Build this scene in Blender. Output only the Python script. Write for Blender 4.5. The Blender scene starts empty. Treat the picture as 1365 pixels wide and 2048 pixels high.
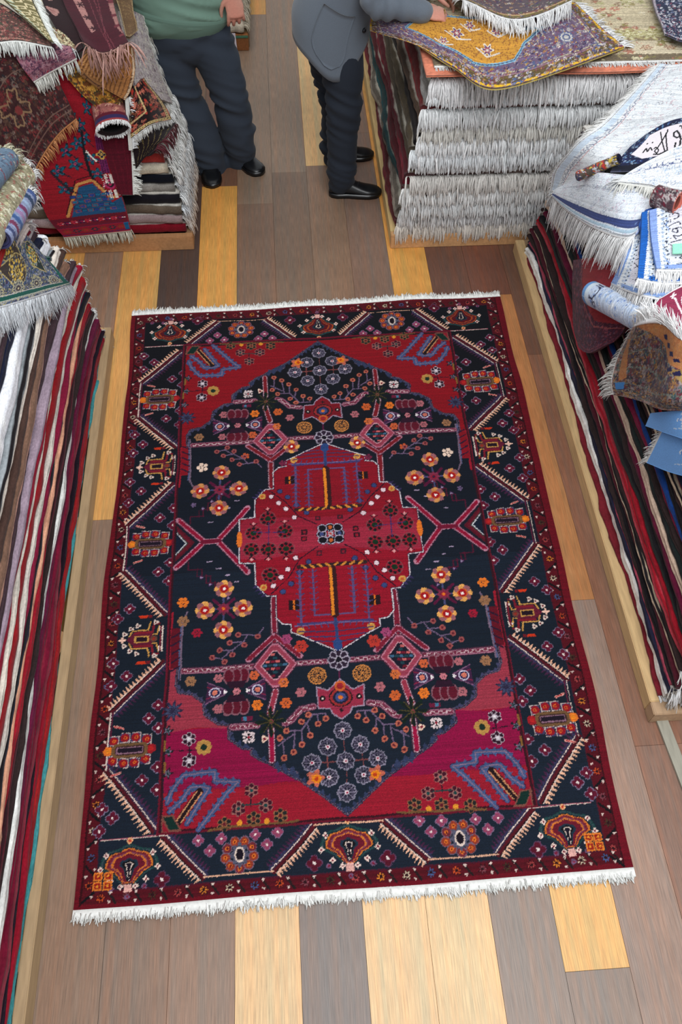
import bpy, bmesh, math, random
import numpy as np
from mathutils import Vector
sc=bpy.context.scene
COL=sc.collection
PI=math.pi
# ---------------------------------------------------------------- camera model
F_=1700.; CX,CY=682.5,1024.; CAMH=3.0
def _basis():
    v1=np.array([480-CX,2424.,-F_]); dx=35000.-CX; dy=(-(v1[0]*dx)-F_*F_)/v1[1]
    v2=np.array([dx,dy,-F_]); Y=v1/np.linalg.norm(v1); X=v2/np.linalg.norm(v2)
    X=X-Y*(X@Y); X/=np.linalg.norm(X); return np.array([X,Y,np.cross(X,Y)])
R_=_basis(); CC=np.array([0,0,CAMH])
def ray(px,py): return R_@np.array([px-CX,-(py-CY),-F_])
def at(px,py,z=0.):
    d=ray(px,py); return CC+d*((z-CAMH)/d[2])
def aty(px,py,y):
    d=ray(px,py); return CC+d*(y/d[1])
def atx(px,py,x):
    d=ray(px,py); return CC+d*(x/d[0])
def hull(px,py,planes,off=0.):
    """where the view ray first meets a convex pile given by half-spaces n.p<=c (+off)"""
    d=ray(px,py); tb=0.
    for n,c in planes:
        n=np.array(n,float); n/=np.linalg.norm(n)
        den=n@d
        if den<-1e-6:
            t=(c+off-n@CC)/den; tb=max(tb,t)
    return CC+d*tb
def plane(p,n):
    n=np.array(n,float); n/=np.linalg.norm(n); return (n,float(n@np.array(p,float)))
cam_d=bpy.data.cameras.new('camera'); cam=bpy.data.objects.new('camera',cam_d); COL.objects.link(cam)
cam_d.sensor_fit='VERTICAL'; cam_d.sensor_height=36; cam_d.lens=36*F_/2048; cam_d.clip_start=.05
from mathutils import Matrix
M=Matrix([[*map(float,R_[i]),float(CC[i])] for i in range(3)]+[[0,0,0,1]]); cam.matrix_world=M
sc.camera=cam
# ---------------------------------------------------------------- colour
def lin(c):
    c=np.clip(np.asarray(c,float)/255.,0,1); return np.where(c<=.04045,c/12.92,((c+.055)/1.055)**2.4)
# ---------------------------------------------------------------- objects
def tag(o,label=None,cat=None,group=None,kind=None):
    if label: o['label']=label
    if cat: o['category']=cat
    if group: o['group']=group
    if kind: o['kind']=kind
    return o
def empty(name,loc,label,cat,group=None):
    o=bpy.data.objects.new(name,None); COL.objects.link(o); o.location=tuple(map(float,loc)); o.empty_display_size=.05
    return tag(o,label,cat,group)
def mk(name,V,Fc,mat,parent=None,C=None,smooth=True):
    """V in world space; one mesh object; C = per-vertex sRGB colour or one colour"""
    V=np.asarray(V,float).reshape(-1,3)
    me=bpy.data.meshes.new(name)
    off=np.array(parent.location) if parent is not None else np.zeros(3)
    if parent is not None and parent.parent is not None: off=off+np.array(parent.parent.location)
    V=V-off
    Fc=[np.asarray(f) for f in (Fc if isinstance(Fc,list) and len(Fc) and isinstance(Fc[0],np.ndarray) and Fc[0].ndim==2 else [Fc])]
    nl=sum(f.size for f in Fc); nf=sum(len(f) for f in Fc)
    me.vertices.add(len(V)); me.vertices.foreach_set('co',V.ravel())
    me.loops.add(nl); me.polygons.add(nf)
    me.loops.foreach_set('vertex_index',np.concatenate([f.ravel() for f in Fc]).astype(np.int32))
    tot=np.concatenate([np.full(len(f),f.shape[1]) for f in Fc]); st=np.concatenate([[0],np.cumsum(tot)[:-1]])
    me.polygons.foreach_set('loop_start',st.astype(np.int32))
    try: me.polygons.foreach_set('loop_total',tot.astype(np.int32))
    except Exception: pass
    me.polygons.foreach_set('use_smooth',np.full(nf,smooth))
    me.update(calc_edges=True); me.validate()
    if C is not None:
        C=np.asarray(C,float)
        if C.ndim==1: C=np.tile(C,(len(V),1))
        L=np.ones((len(V),4)); L[:,:3]=lin(C)
        a=me.color_attributes.new('Col','FLOAT_COLOR','POINT'); a.data.foreach_set('color',L.ravel())
    me.materials.append(mat)
    o=bpy.data.objects.new(name,me); COL.objects.link(o)
    if parent is not None: o.parent=parent
    return o
def gfaces(nv,nu,off=0,flip=False,wrap=False):
    i=np.arange(nv*nu).reshape(nv,nu)+off
    if wrap: i=np.concatenate([i,i[:,:1]],1)
    f=np.stack([i[:-1,:-1],i[:-1,1:],i[1:,1:],i[1:,:-1]],-1).reshape(-1,4)
    return f[:,::-1] if flip else f
# ---------------------------------------------------------------- smooth noise (numpy)
class Noise:
    def __init__(s,seed,n=24):
        r=np.random.RandomState(seed); s.k=r.normal(size=(n,3)); s.k/=np.linalg.norm(s.k,axis=1)[:,None]
        s.k*=r.uniform(.6,1.8,(n,1)); s.p=r.uniform(0,6.28,n); s.n=n
    def __call__(s,P,f=1.):
        P=np.asarray(P,float); return np.sin((P@s.k.T)*(f*6.28)+s.p).sum(-1)/math.sqrt(s.n/2.)*.6
# ---------------------------------------------------------------- materials
def nmat(name,rough=.9,sheen=0.,bump=.3,scale=300,colvar=.25,spec=.2,attr=True,base=None,stretch=(1,1,1),det=3,coat=0):
    m=bpy.data.materials.new(name); m.use_nodes=True; N=m.node_tree; n=N.nodes; l=N.links
    b=n['Principled BSDF']; b.inputs['Roughness'].default_value=rough
    b.inputs['Sheen Weight'].default_value=sheen; b.inputs['Sheen Roughness'].default_value=.5
    b.inputs['Specular IOR Level'].default_value=spec; b.inputs['Coat Weight'].default_value=coat
    tc=n.new('ShaderNodeTexCoord'); mp=n.new('ShaderNodeMapping'); mp.inputs['Scale'].default_value=stretch
    l.new(tc.outputs['Object'],mp.inputs['Vector'])
    t=n.new('ShaderNodeTexNoise'); t.inputs['Scale'].default_value=scale; t.inputs['Detail'].default_value=det
    l.new(mp.outputs['Vector'],t.inputs['Vector'])
    if attr:
        a=n.new('ShaderNodeAttribute'); a.attribute_name='Col'; src=a.outputs['Color']
    else:
        a=n.new('ShaderNodeRGB'); a.outputs[0].default_value=(*lin(base),1); src=a.outputs[0]
    mr=n.new('ShaderNodeMapRange'); mr.inputs['From Min'].default_value=.25; mr.inputs['From Max'].default_value=.75
    mr.inputs['To Min'].default_value=1-colvar; mr.inputs['To Max'].default_value=1+colvar*.6
    l.new(t.outputs['Fac'],mr.inputs['Value'])
    mx=n.new('ShaderNodeVectorMath'); mx.operation='SCALE'; l.new(src,mx.inputs[0]); l.new(mr.outputs[0],mx.inputs['Scale'])
    l.new(mx.outputs[0],b.inputs['Base Color'])
    if bump:
        bp=n.new('ShaderNodeBump'); bp.inputs['Strength'].default_value=bump; bp.inputs['Distance'].default_value=.003
        l.new(t.outputs['Fac'],bp.inputs['Height']); l.new(bp.outputs[0],b.inputs['Normal'])
    return m
M_RUG=nmat('wool_pile',rough=.85,sheen=.05,bump=.35,scale=260,colvar=.3,spec=.12)
M_PILE=nmat('folded_wool_pile',rough=.9,sheen=.06,bump=.6,scale=160,colvar=.28,spec=.1,stretch=(1,.5,1))
M_DRAPE=nmat('draped_wool_pile',rough=.85,sheen=.08,bump=.3,scale=350,colvar=.22,spec=.15)
M_FRINGE=nmat('cotton_fringe',rough=.8,sheen=.1,bump=0,scale=90,colvar=.14,spec=.2)
M_CLOTH=nmat('trouser_cloth',rough=.85,sheen=.05,bump=.15,scale=900,colvar=.12,spec=.15)
M_WOOLJ=nmat('grey_wool',rough=.95,sheen=.25,bump=.3,scale=700,colvar=.2,spec=.1)
M_SKIN=nmat('skin',rough=.55,bump=.1,scale=120,colvar=.08,spec=.35)
M_SHOE=nmat('black_leather',rough=.3,bump=.08,scale=60,colvar=.1,spec=.5)
M_WOOD=nmat('pale_wood',rough=.6,bump=.1,scale=14,colvar=.22,spec=.3,stretch=(6,.7,6),det=8)
M_FLOOR=nmat('bamboo_floor',rough=.42,bump=.06,scale=30,colvar=.36,spec=.45,stretch=(11,.35,1),det=10)
def _floor2():
    N=M_FLOOR.node_tree; n=N.nodes; l=N.links; b=n['Principled BSDF']; src=b.inputs['Base Color'].links[0].from_socket
    tc=n.new('ShaderNodeTexCoord'); mp=n.new('ShaderNodeMapping'); mp.inputs['Scale'].default_value=(34,.5,1); l.new(tc.outputs['Object'],mp.inputs[0])
    t=n.new('ShaderNodeTexNoise'); t.inputs['Scale'].default_value=1.; t.inputs['Detail'].default_value=4; l.new(mp.outputs[0],t.inputs['Vector'])
    cr=n.new('ShaderNodeValToRGB'); e=cr.color_ramp.elements; e[0].position=.36; e[0].color=(*lin((222,232,238)),1); e[1].position=.66; e[1].color=(*lin((255,234,218)),1); l.new(t.outputs['Fac'],cr.inputs[0])
    m=n.new('ShaderNodeMixRGB'); m.blend_type='MULTIPLY'; m.inputs[0].default_value=.8; l.new(src,m.inputs[1]); l.new(cr.outputs[0],m.inputs[2])
    t2=n.new('ShaderNodeTexNoise'); t2.inputs['Scale'].default_value=2.2; t2.inputs['Detail'].default_value=8; t2.inputs['Roughness'].default_value=.7; l.new(tc.outputs['Object'],t2.inputs['Vector'])
    mr=n.new('ShaderNodeMapRange'); mr.inputs['From Min'].default_value=.3; mr.inputs['From Max'].default_value=.7; mr.inputs['To Min'].default_value=.84; mr.inputs['To Max'].default_value=1.1; l.new(t2.outputs['Fac'],mr.inputs[0])
    v=n.new('ShaderNodeVectorMath'); v.operation='SCALE'; l.new(m.outputs[0],v.inputs[0]); l.new(mr.outputs[0],v.inputs['Scale']); l.new(v.outputs[0],b.inputs['Base Color'])
    r=n.new('ShaderNodeMapRange'); r.inputs['To Min'].default_value=.34; r.inputs['To Max'].default_value=.56; l.new(t2.outputs['Fac'],r.inputs[0]); l.new(r.outputs[0],b.inputs['Roughness'])
_floor2()
M_HAIR=nmat('hair',rough=.6,bump=.3,scale=200,colvar=.3)
# ---------------------------------------------------------------- canvas: a woven pattern in millimetres
class Cv:
    def __init__(s,w,h,c,base):
        s.w,s.h,s.c=w,h,c; s.nx=int(w/c)+1; s.ny=int(h/c)+1
        s.x=np.linspace(0,w,s.nx); s.y=np.linspace(0,h,s.ny)
        s.C=np.empty((s.ny,s.nx,3)); s.C[:]=base; s.T=lambda x,y:(x,y)
    def win(s,x0,y0,x1,y1):
        a=np.searchsorted(s.x,x0-s.c); b=np.searchsorted(s.x,x1+s.c); c=np.searchsorted(s.y,y0-s.c); d=np.searchsorted(s.y,y1+s.c)
        if b<=a or d<=c: return None
        return slice(c,d),slice(a,b),s.x[a:b][None,:],s.y[c:d][:,None]
    def tp(s,P): return np.array([s.T(x,y) for x,y in P],float)
    def poly(s,P,col,raw=False):
        P=np.array(P,float) if raw else s.tp(P)
        w=s.win(*P.min(0),*P.max(0))
        if not w: return
        sy,sx,X,Y=w; ins=np.zeros((Y.shape[0],X.shape[1]),bool)
        x0,y0=P[-1]
        for x1,y1 in P:
            if y0!=y1:
                cr=((y0>Y)!=(y1>Y))&(X<(x1-x0)*(Y-y0)/(y1-y0)+x0); ins^=cr
            x0,y0=x1,y1
        s.C[sy,sx][ins]=col
    def line(s,P,wd,col,closed=False):
        P=s.tp(P); Q=list(P)+([P[0]] if closed else [])
        for a,b in zip(Q[:-1],Q[1:]):
            w=s.win(min(a[0],b[0])-wd,min(a[1],b[1])-wd,max(a[0],b[0])+wd,max(a[1],b[1])+wd)
            if not w: continue
            sy,sx,X,Y=w; d=b-a; L=max(d@d,1e-9)
            t=np.clip(((X-a[0])*d[0]+(Y-a[1])*d[1])/L,0,1)
            D=(X-a[0]-t*d[0])**2+(Y-a[1]-t*d[1])**2
            s.C[sy,sx][D<(wd/2)**2]=col
    def flower(s,x,y,r,n,cols,depth=.3,ph=0.,ry=None,rs=None):
        x,y=s.T(x,y); ry=ry or r
        w=s.win(x-r,y-ry,x+r,y+ry)
        if not w: return
        sy,sx,X,Y=w; dx=(X-x)/r; dy=(Y-y)/ry; rho=np.sqrt(dx*dx+dy*dy); th=np.arctan2(dy,dx)
        sh=(1-depth)+depth*np.cos(n*th+ph) if n else 1.
        k=len(cols); sub=s.C[sy,sx]
        for i,c in enumerate(cols):
            q=(rs[i] if rs else 1-i/k)
            if c is None: continue
            sub[rho<q*sh]=c
    def dots(s,x,y,R,n,r,col,ph=0.,cc=None):
        for i in range(n):
            a=ph+i*2*PI/n
            X0,Y0=s.T(x,y); w=s.win(X0+R*math.cos(a)-r,Y0+R*math.sin(a)-r,X0+R*math.cos(a)+r,Y0+R*math.sin(a)+r)
            if not w: continue
            sy,sx,X,Y=w; s.C[sy,sx][(X-X0-R*math.cos(a))**2+(Y-Y0-R*math.sin(a))**2<r*r]=col
    def band(s,x0,y0,x1,y1,col): s.poly([(x0,y0),(x1,y0),(x1,y1),(x0,y1)],col)
    def teeth(s,a,b,h,n,col,side):
        a=np.array(a,float); b=np.array(b,float); d=(b-a)/n; nn=np.array([-d[1],d[0]]); nn=nn/np.linalg.norm(nn)*h*side
        for i in range(n): s.poly([a+d*i,a+d*(i+.9),a+d*(i+.25)+nn],col)
    def zig(s,a,b,amp,n,wd,col):
        a=np.array(a,float); b=np.array(b,float); d=(b-a)/n; nn=np.array([-d[1],d[0]]); nn=nn/max(np.linalg.norm(nn),1e-6)*amp
        P=[]
        for i in range(n):
            P+=[a+d*i+nn,a+d*(i+.5)+nn,a+d*(i+.5)-nn,a+d*(i+1)-nn]
        s.line(P,wd,col)
    def woven(s,seed,k=1.2,warp=2.5):
        """knotted look: edges jitter by a knot, colour varies row by row"""
        r=np.random.RandomState(seed); ny,nx=s.ny,s.nx
        n1=Noise(seed,14); yy,xx=np.meshgrid(s.y/1000,s.x/1000,indexing='ij'); P=np.stack([xx,yy,xx*0],-1)
        dx=n1(P,3.)*warp/s.c+r.uniform(-.5,.5,(ny,nx))*k; dy=n1(P+5,3.)*warp/s.c+r.uniform(-.5,.5,(ny,nx))*k
        I,J=np.indices((ny,nx)); s.C=s.C[np.clip(np.round(I+dy),0,ny-1).astype(int),np.clip(np.round(J+dx),0,nx-1).astype(int)]
        rowv=1+.05*r.normal(size=(ny,1,1)); s.C=np.clip(s.C*rowv*(1+.05*r.normal(size=(ny,nx,1))),0,255)
        return s
# ================================================================ fringe, drapes, slabs
def fringe(name,E,D,length,n,droop,width,col,parent,seed=0,zmin=None,clump=.5,band=0.,jit=.25,nseg=4,colvar=14,wild=.0):
    """one mesh of many yarn tassels growing from the edge E (k,3) along D (k,3)"""
    r=np.random.RandomState(seed+11); E=np.asarray(E,float); D=np.asarray(D,float)
    k=len(E); t=np.sort(r.uniform(0,k-1.001,n)); i=t.astype(int); f=(t-i)[:,None]
    p=E[i]*(1-f)+E[i+1]*f; d=D[i]*(1-f)+D[i+1]*f; d/=np.linalg.norm(d,axis=1)[:,None]+1e-9
    tan=E[np.minimum(i+1,k-1)]-E[i]; tan/=np.linalg.norm(tan,axis=1)[:,None]+1e-9
    cl=np.zeros(n)
    for a in range(5): fr=r.uniform(3,40); cl+=np.sin(t/k*fr*6.28+r.uniform(0,6))/5
    side=(cl*clump*1.6+r.normal(size=n)*jit)
    L=length*(1+.18*r.normal(size=n)+.2*cl); L=np.clip(L,length*.45,length*1.6)
    up=np.cross(tan,d); up*=np.sign(up[:,2:]+1e-9)
    rings=[]; cur=p.copy()-d*.004; dd=d+tan*side[:,None]*.5+up*(r.normal(size=(n,1))*.12+wild*np.abs(r.normal(size=(n,1))))
    for s in range(nseg+1):
        w=width*(1.0 if s<nseg else .35)*(1+.3*r.normal(size=n)).clip(.5,1.8)
        u2=np.cross(tan,dd); u2/=np.linalg.norm(u2,axis=1)[:,None]+1e-9
        rings.append(np.stack([cur+tan*w[:,None]*.5,cur-tan*w[:,None]*.5,cur+u2*w[:,None]*.45],1))
        dd=dd/np.linalg.norm(dd,axis=1)[:,None]
        cur=cur+dd*(L/nseg)[:,None]
        dd=dd+np.array([0,0,-1.])*droop*.9+tan*(r.normal(size=(n,1))*.12)
        if zmin is not None: cur[:,2]=np.maximum(cur[:,2],zmin+.002*r.rand(n))
    A=np.stack(rings,1)  # n,nseg+1,3,3
    V=A.reshape(-1,3); base=(np.arange(n)*(nseg+1)*3)[:,None,None]
    s=(np.arange(nseg)*3)[None,:,None]; fs=[]
    for a,b in ((0,1),(1,2),(2,0)):
        q=np.concatenate([base+s+a,base+s+b,base+s+3+b,base+s+3+a],-1).reshape(-1,4); fs.append(q)
    C=np.clip(np.array(col)[None]+r.normal(size=(n,1))*colvar-abs(r.normal(size=(n,1)))*4,0,255); C=np.repeat(C,(nseg+1)*3,0)
    F=np.concatenate(fs)
    if band:   # woven kilim edge the tassels hang from
        dn=D/np.linalg.norm(D,axis=1)[:,None]; upv=np.cross(np.gradient(E,axis=0),dn); upv/=np.linalg.norm(upv,axis=1)[:,None]+1e-9; upv*=np.sign(upv[:,2:]+1e-9)
        b0=E-dn*.002; b1=E+dn*band; hh=.003
        G=np.stack([b0-upv*hh,b0+upv*hh,b1+upv*hh,b1-upv*hh],1); o=len(V); V=np.concatenate([V,G.reshape(-1,3)]); F=np.concatenate([F,gfaces(k,4,off=o,wrap=True)])
        C=np.concatenate([C,np.tile(np.array(col)*.97,(k*4,1))])
    return mk(name,V,F,M_FRINGE,parent,C)
def crm(P,n,axis):
    """Catmull-Rom resample of array P along axis to n samples"""
    P=np.moveaxis(P,axis,0); m=len(P)
    if m==2: t=np.linspace(0,1,n).reshape(-1,*([1]*(P.ndim-1))); return np.moveaxis(P[0]*(1-t)+P[1]*t,0,axis)
    Q=np.concatenate([2*P[:1]-P[1:2],P,2*P[-1:]-P[-2:-1]]); t=np.linspace(0,m-1.0001,n); i=t.astype(int); f=(t-i).reshape(-1,*([1]*(P.ndim-1)))
    a,b,c,d=Q[i],Q[i+1],Q[i+2],Q[i+3]
    R=.5*((2*b)+(-a+c)*f+(2*a-5*b+4*c-d)*f**2+(-a+3*b-3*c+d)*f**3); return np.moveaxis(R,0,axis)
def drape(name,label,grid,canvas,cell=4.,thick=.009,back=None,wr=.006,wf=2.,seed=0,fr=(),cat='rug',group=None,root_z=None,folds=None):
    """rug laid over a pile: grid = rows of world points, canvas = fn(w_mm,h_mm,cell)->Cv ; fr = list of dicts (edge,length,...)"""
    G=np.array(grid,float)
    wu=np.linalg.norm(np.diff(G,axis=1),axis=2).sum(1).mean()*1000; hv=np.linalg.norm(np.diff(G,axis=0),axis=2).sum(0).mean()*1000
    cv=canvas(wu,hv,cell); nu,nv=cv.nx,cv.ny
    S=crm(crm(G,nv,0),nu,1)
    du=np.gradient(S,axis=1); dv=np.gradient(S,axis=0); N=np.cross(du,dv); N/=np.linalg.norm(N,axis=2)[...,None]+1e-9
    if N[...,2].mean()<0: N=-N
    nz=Noise(seed+77,20); V_,U_=np.meshgrid(np.linspace(0,hv/1000,nv),np.linspace(0,wu/1000,nu),indexing='ij'); uv=np.stack([U_,V_,U_*0],-1)
    S=S+N*(wr*nz(uv,wf))[...,None]
    if folds is not None: S=S+N*folds(U_/U_.max(),V_/V_.max())[...,None]
    du=np.gradient(S,axis=1); dv=np.gradient(S,axis=0); N=np.cross(du,dv); N/=np.linalg.norm(N,axis=2)[...,None]+1e-9
    if N[...,2].mean()<0: N=-N
    B=S-N*thick; n0=nu*nv
    bc=np.array(back if back is not None else cv.C.reshape(-1,3).mean(0)*.9)
    f1=gfaces(nv,nu)
    flip=np.cross(du,dv)[...,2].mean()<0
    if flip: f1=f1[:,::-1]
    f2=gfaces(nv,nu,off=n0); f2=f2 if flip else f2[:,::-1]
    rim=np.concatenate([np.arange(nu),np.arange(1,nv)*nu+nu-1,(nv-1)*nu+np.arange(nu-2,-1,-1),np.arange(nv-2,0,-1)*nu])
    sk=np.stack([rim,rim+n0,np.roll(rim,-1)+n0,np.roll(rim,-1)],-1); sk=sk if not flip else sk[:,::-1]
    allv=np.concatenate([S.reshape(-1,3),B.reshape(-1,3)]); c=allv.mean(0); c[2]=allv[:,2].min()
    root=empty(name,c,label,cat,group)
    mk('rug_body',allv,np.concatenate([f1,f2,sk[:,::-1]]),M_DRAPE,root,np.concatenate([cv.C.reshape(-1,3),np.tile(bc,(n0,1))]))
    for j,e in enumerate(fr):
        ed={'v0':(S[0],-dv[0]),'v1':(S[-1],dv[-1]),'u0':(S[:,0],-du[:,0]),'u1':(S[:,-1],du[:,-1])}[e['e']]
        a,b=e.get('r',(0,1)); k=len(ed[0]); sl=slice(int(a*k),max(int(b*k),int(a*k)+3))
        E=ed[0][sl]-N[{'v0':(0,slice(None)),'v1':(-1,slice(None)),'u0':(slice(None),0),'u1':(slice(None),-1)}[e['e']]][sl]*thick*.5
        L=np.linalg.norm(np.diff(E,axis=0),axis=1).sum()
        D=ed[1][sl]; D=D/np.linalg.norm(D,axis=1)[:,None]
        if 'dir' in e: D=D*.5+np.array(e['dir'])
        fringe('fringe',E,D,e.get('len',.06),int(L*e.get('dens',330)),e.get('droop',.5),e.get('w',.0045),e.get('col',(222,224,224)),root,seed=seed+j,clump=e.get('clump',.5),band=e.get('band',.008),jit=e.get('jit',.25),wild=e.get('wild',0.))
    return root
def slab(name,label,group,axis,a0,a1,face,back,z0,z1,col,seed,mat=None,fringes=(),wav=.012,thin=None,cat='rug',droop=(0,0),cmid=None,topc=None,na=90):
    """a folded rug lying in a pile. axis 'y': long edge runs along y and looks towards the aisle.
       face(t,z)->coordinate of the rounded edge, back = coordinate of the hidden side, z0/z1 arrays over t in 0..1"""
    r=np.random.RandomState(seed); t=np.linspace(0,1,na); nz=Noise(seed,10)
    z0=np.interp(t,np.linspace(0,1,len(z0)),z0); z1=np.interp(t,np.linspace(0,1,len(z1)),z1)
    P=np.stack([t*3,t*0+seed,t*0],-1); off=wav*nz(P,1.)+wav*.35*nz(P+3,5.)
    ns=11; sec=[]
    sgn=1 if back>face(0,.5) else -1
    a=a0+(a1-a0)*t; endd=droop[0]*np.exp(-t/.05)+droop[1]*np.exp(-(1-t)/.05)
    fold=r.rand()<.5
    for j in range(ns):
        ph=PI*j/(ns-1); h=(1-math.cos(ph))/2; rr=math.sin(ph)**.6
        zz=z0+(z1-z0)*h; depth=(1-rr)*(z1-z0)*.45
        x=face(t,zz)+off+sgn*depth
        if fold and 3<j<7: x=x+sgn*.006*(1 if j==5 else .4)
        x=x+r.normal(size=na)*.0012
        sec.append(np.stack([x,a,zz-endd],-1))
    # close to the hidden side
    A=[np.stack([np.full(na,back),a,z0-endd*.3],-1)]+sec+[np.stack([np.full(na,back),a,z1-endd*.3],-1)]
    A=np.stack(A,1)                                         # na,ns+2,3
    V=A.reshape(-1,3); m=ns+2
    F=gfaces(na,m,wrap=True); caps=[np.arange(m)[None,:],((na-1)*m+np.arange(m))[None,::-1]]
    col=np.array(col,float); c2=np.array(cmid if cmid is not None else col*.8,float)
    ww=np.zeros(m); ww[1:-1]=np.abs(np.linspace(-1,1,ns)); Cc=col[None]*(1-ww[:,None]*.0)+0
    Cs=np.tile(Cc,(na,1,1)) if Cc.ndim==2 else Cc
    Cs=np.repeat(Cs[:, :1] if Cs.shape[1]==1 else Cs,1,1)
    Cs=np.tile(col,(na,m,1)).astype(float)
    if cmid is not None:
        ed=int(ns*.55)+r.randint(-1,2); Cs[:,1+ed:1+ns-1]=c2
    st=r.rand(na,1,1)*.16+.92; Cs=Cs*st
    if topc is not None: Cs[:,-1]=topc; Cs[:,-2]=topc
    o_=A.copy()
    if axis=='x': V=V[:,[1,0,2]]
    c=V.mean(0); c[2]=V[:,2].min()
    root=empty(name,c,label,cat,group)
    mk('folded_body',V,[F]+caps,mat or M_PILE,root,np.clip(Cs.reshape(-1,3),0,255))
    for e in fringes:
        k=0 if e['end']==0 else na-1; s=-1 if e['end']==0 else 1
        if e['end'] in (0,1):
            q=A[k,1:1+ns]; E=np.concatenate([q[::-1], ]) 
            xs=np.linspace(0,1,24)[:,None]; top=A[k,ns-1]; dx=e.get('ext',.25)*sgn
            E=np.stack([top[0]+xs[:,0]*dx,np.full(24,top[1]),top[2]-.004+xs[:,0]*0-(z1[k]-z0[k])*.25],-1)
            D=np.tile([0,s*(1. if a1>a0 else -1.),-.2],(24,1))
        else:   # along the long face
            n2=60; kk=np.linspace(int(e.get('r',(0,1))[0]*(na-1)),int(e.get('r',(0,1))[1]*(na-1)),n2).astype(int); E=A[kk,ns-1].copy(); D=np.tile([-sgn*1.,0,-.1],(n2,1))
        if axis=='x': E=E[:,[1,0,2]]; D=D[:,[1,0,2]]
        L=np.linalg.norm(np.diff(E,axis=0),axis=1).sum()
        fringe('fringe',E,D,e.get('len',.06),int(L*e.get('dens',300)),e.get('droop',.8),e.get('w',.005),e.get('col',(216,216,212)),root,seed=seed,clump=e.get('clump',.7),jit=e.get('jit',.4),wild=e.get('wild',.1),nseg=e.get('nseg',4),colvar=e.get('cvar',14))
    return root
def board(name,p0,p1,parent,col,mat=None,bev=.003):
    """axis-aligned timber with eased edges"""
    bm=bmesh.new(); bmesh.ops.create_cube(bm,size=1.); p0=np.array(p0,float);p1=np.array(p1,float); s=p1-p0; c=(p0+p1)/2
    for v in bm.verts: v.co=Vector((v.co.x*s[0]+c[0],v.co.y*s[1]+c[1],v.co.z*s[2]+c[2]))
    bmesh.ops.bevel(bm,geom=bm.edges[:],offset=bev,segments=2,affect='EDGES')
    bm.verts.ensure_lookup_table(); V=np.array([v.co[:] for v in bm.verts]); me=bpy.data.meshes.new(name)
    off=Vector(parent.location) if parent else Vector((0,0,0))
    for v in bm.verts: v.co-=off
    bm.to_mesh(me); bm.free()
    a=me.color_attributes.new('Col','FLOAT_COLOR','POINT'); L=np.ones((len(V),4)); L[:,:3]=lin(col); a.data.foreach_set('color',L.ravel())
    me.materials.append(mat or M_WOOD); o=bpy.data.objects.new(name,me); COL.objects.link(o); o.parent=parent; return o
# ================================================================ pattern makers for the other rugs
def ornament(field,accents,border=None,outline=None,bw=(60,14),seed=0,n=420,rs=(6,16),medal=None,vines=None,fine=True,k=.9):
    """-> canvas fn: nested borders, then a mirrored field of small rosettes, leaves and curls"""
    def f(w,h,c):
        r=np.random.RandomState(seed+5); cv=Cv(w,h,c,field)
        ins=0
        for (bwid,bc) in (border or []):
            cv.band(ins,ins,w-ins,h-ins,bc); ins+=bwid
        if border: cv.band(ins,ins,w-ins,h-ins,field)
        if medal:
            for q,mc in zip((1,.85,.6,.3),medal): cv.flower(w/2,h/2,min(w,h)*.45*q,10,[mc],.12)
        for i in range(n):
            x=r.uniform(0,w/2); y=r.uniform(0,h); a=accents[r.randint(len(accents))]; b=accents[r.randint(len(accents))]; R=r.uniform(*rs); kind=r.randint(5)
            for X in (x,w-x):
                if kind<2: cv.flower(X,y,R,r.randint(4,9),[outline or a,a,b],.25,rs=[1,.8,.35])
                elif kind==2: cv.flower(X,y,R*.5,0,[a])
                elif kind==3: cv.flower(X,y,R,2,[a,b],.4,ph=r.uniform(0,6),rs=[1,.5])
                else:
                    s=1 if X<w/2 else -1; t0=r.uniform(0,6) if X<w/2 else t0
                    cv.line([(X+s*R*1.2*math.cos(t0+q)*(1-q/7),y+R*1.2*math.sin(t0+q)*(1-q/7)) for q in np.linspace(0,4,7)],max(c*.9,R*.2),b)
        if vines:
            for q in range(vines[0]):
                y0=h*(q+.5)/vines[0]; cv.line([(x,y0+math.sin(x/w*12+q)*h*.04) for x in np.linspace(0,w,40)],c*1.1,vines[1])
        return cv.woven(seed,k=k,warp=2)
    return f
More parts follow.
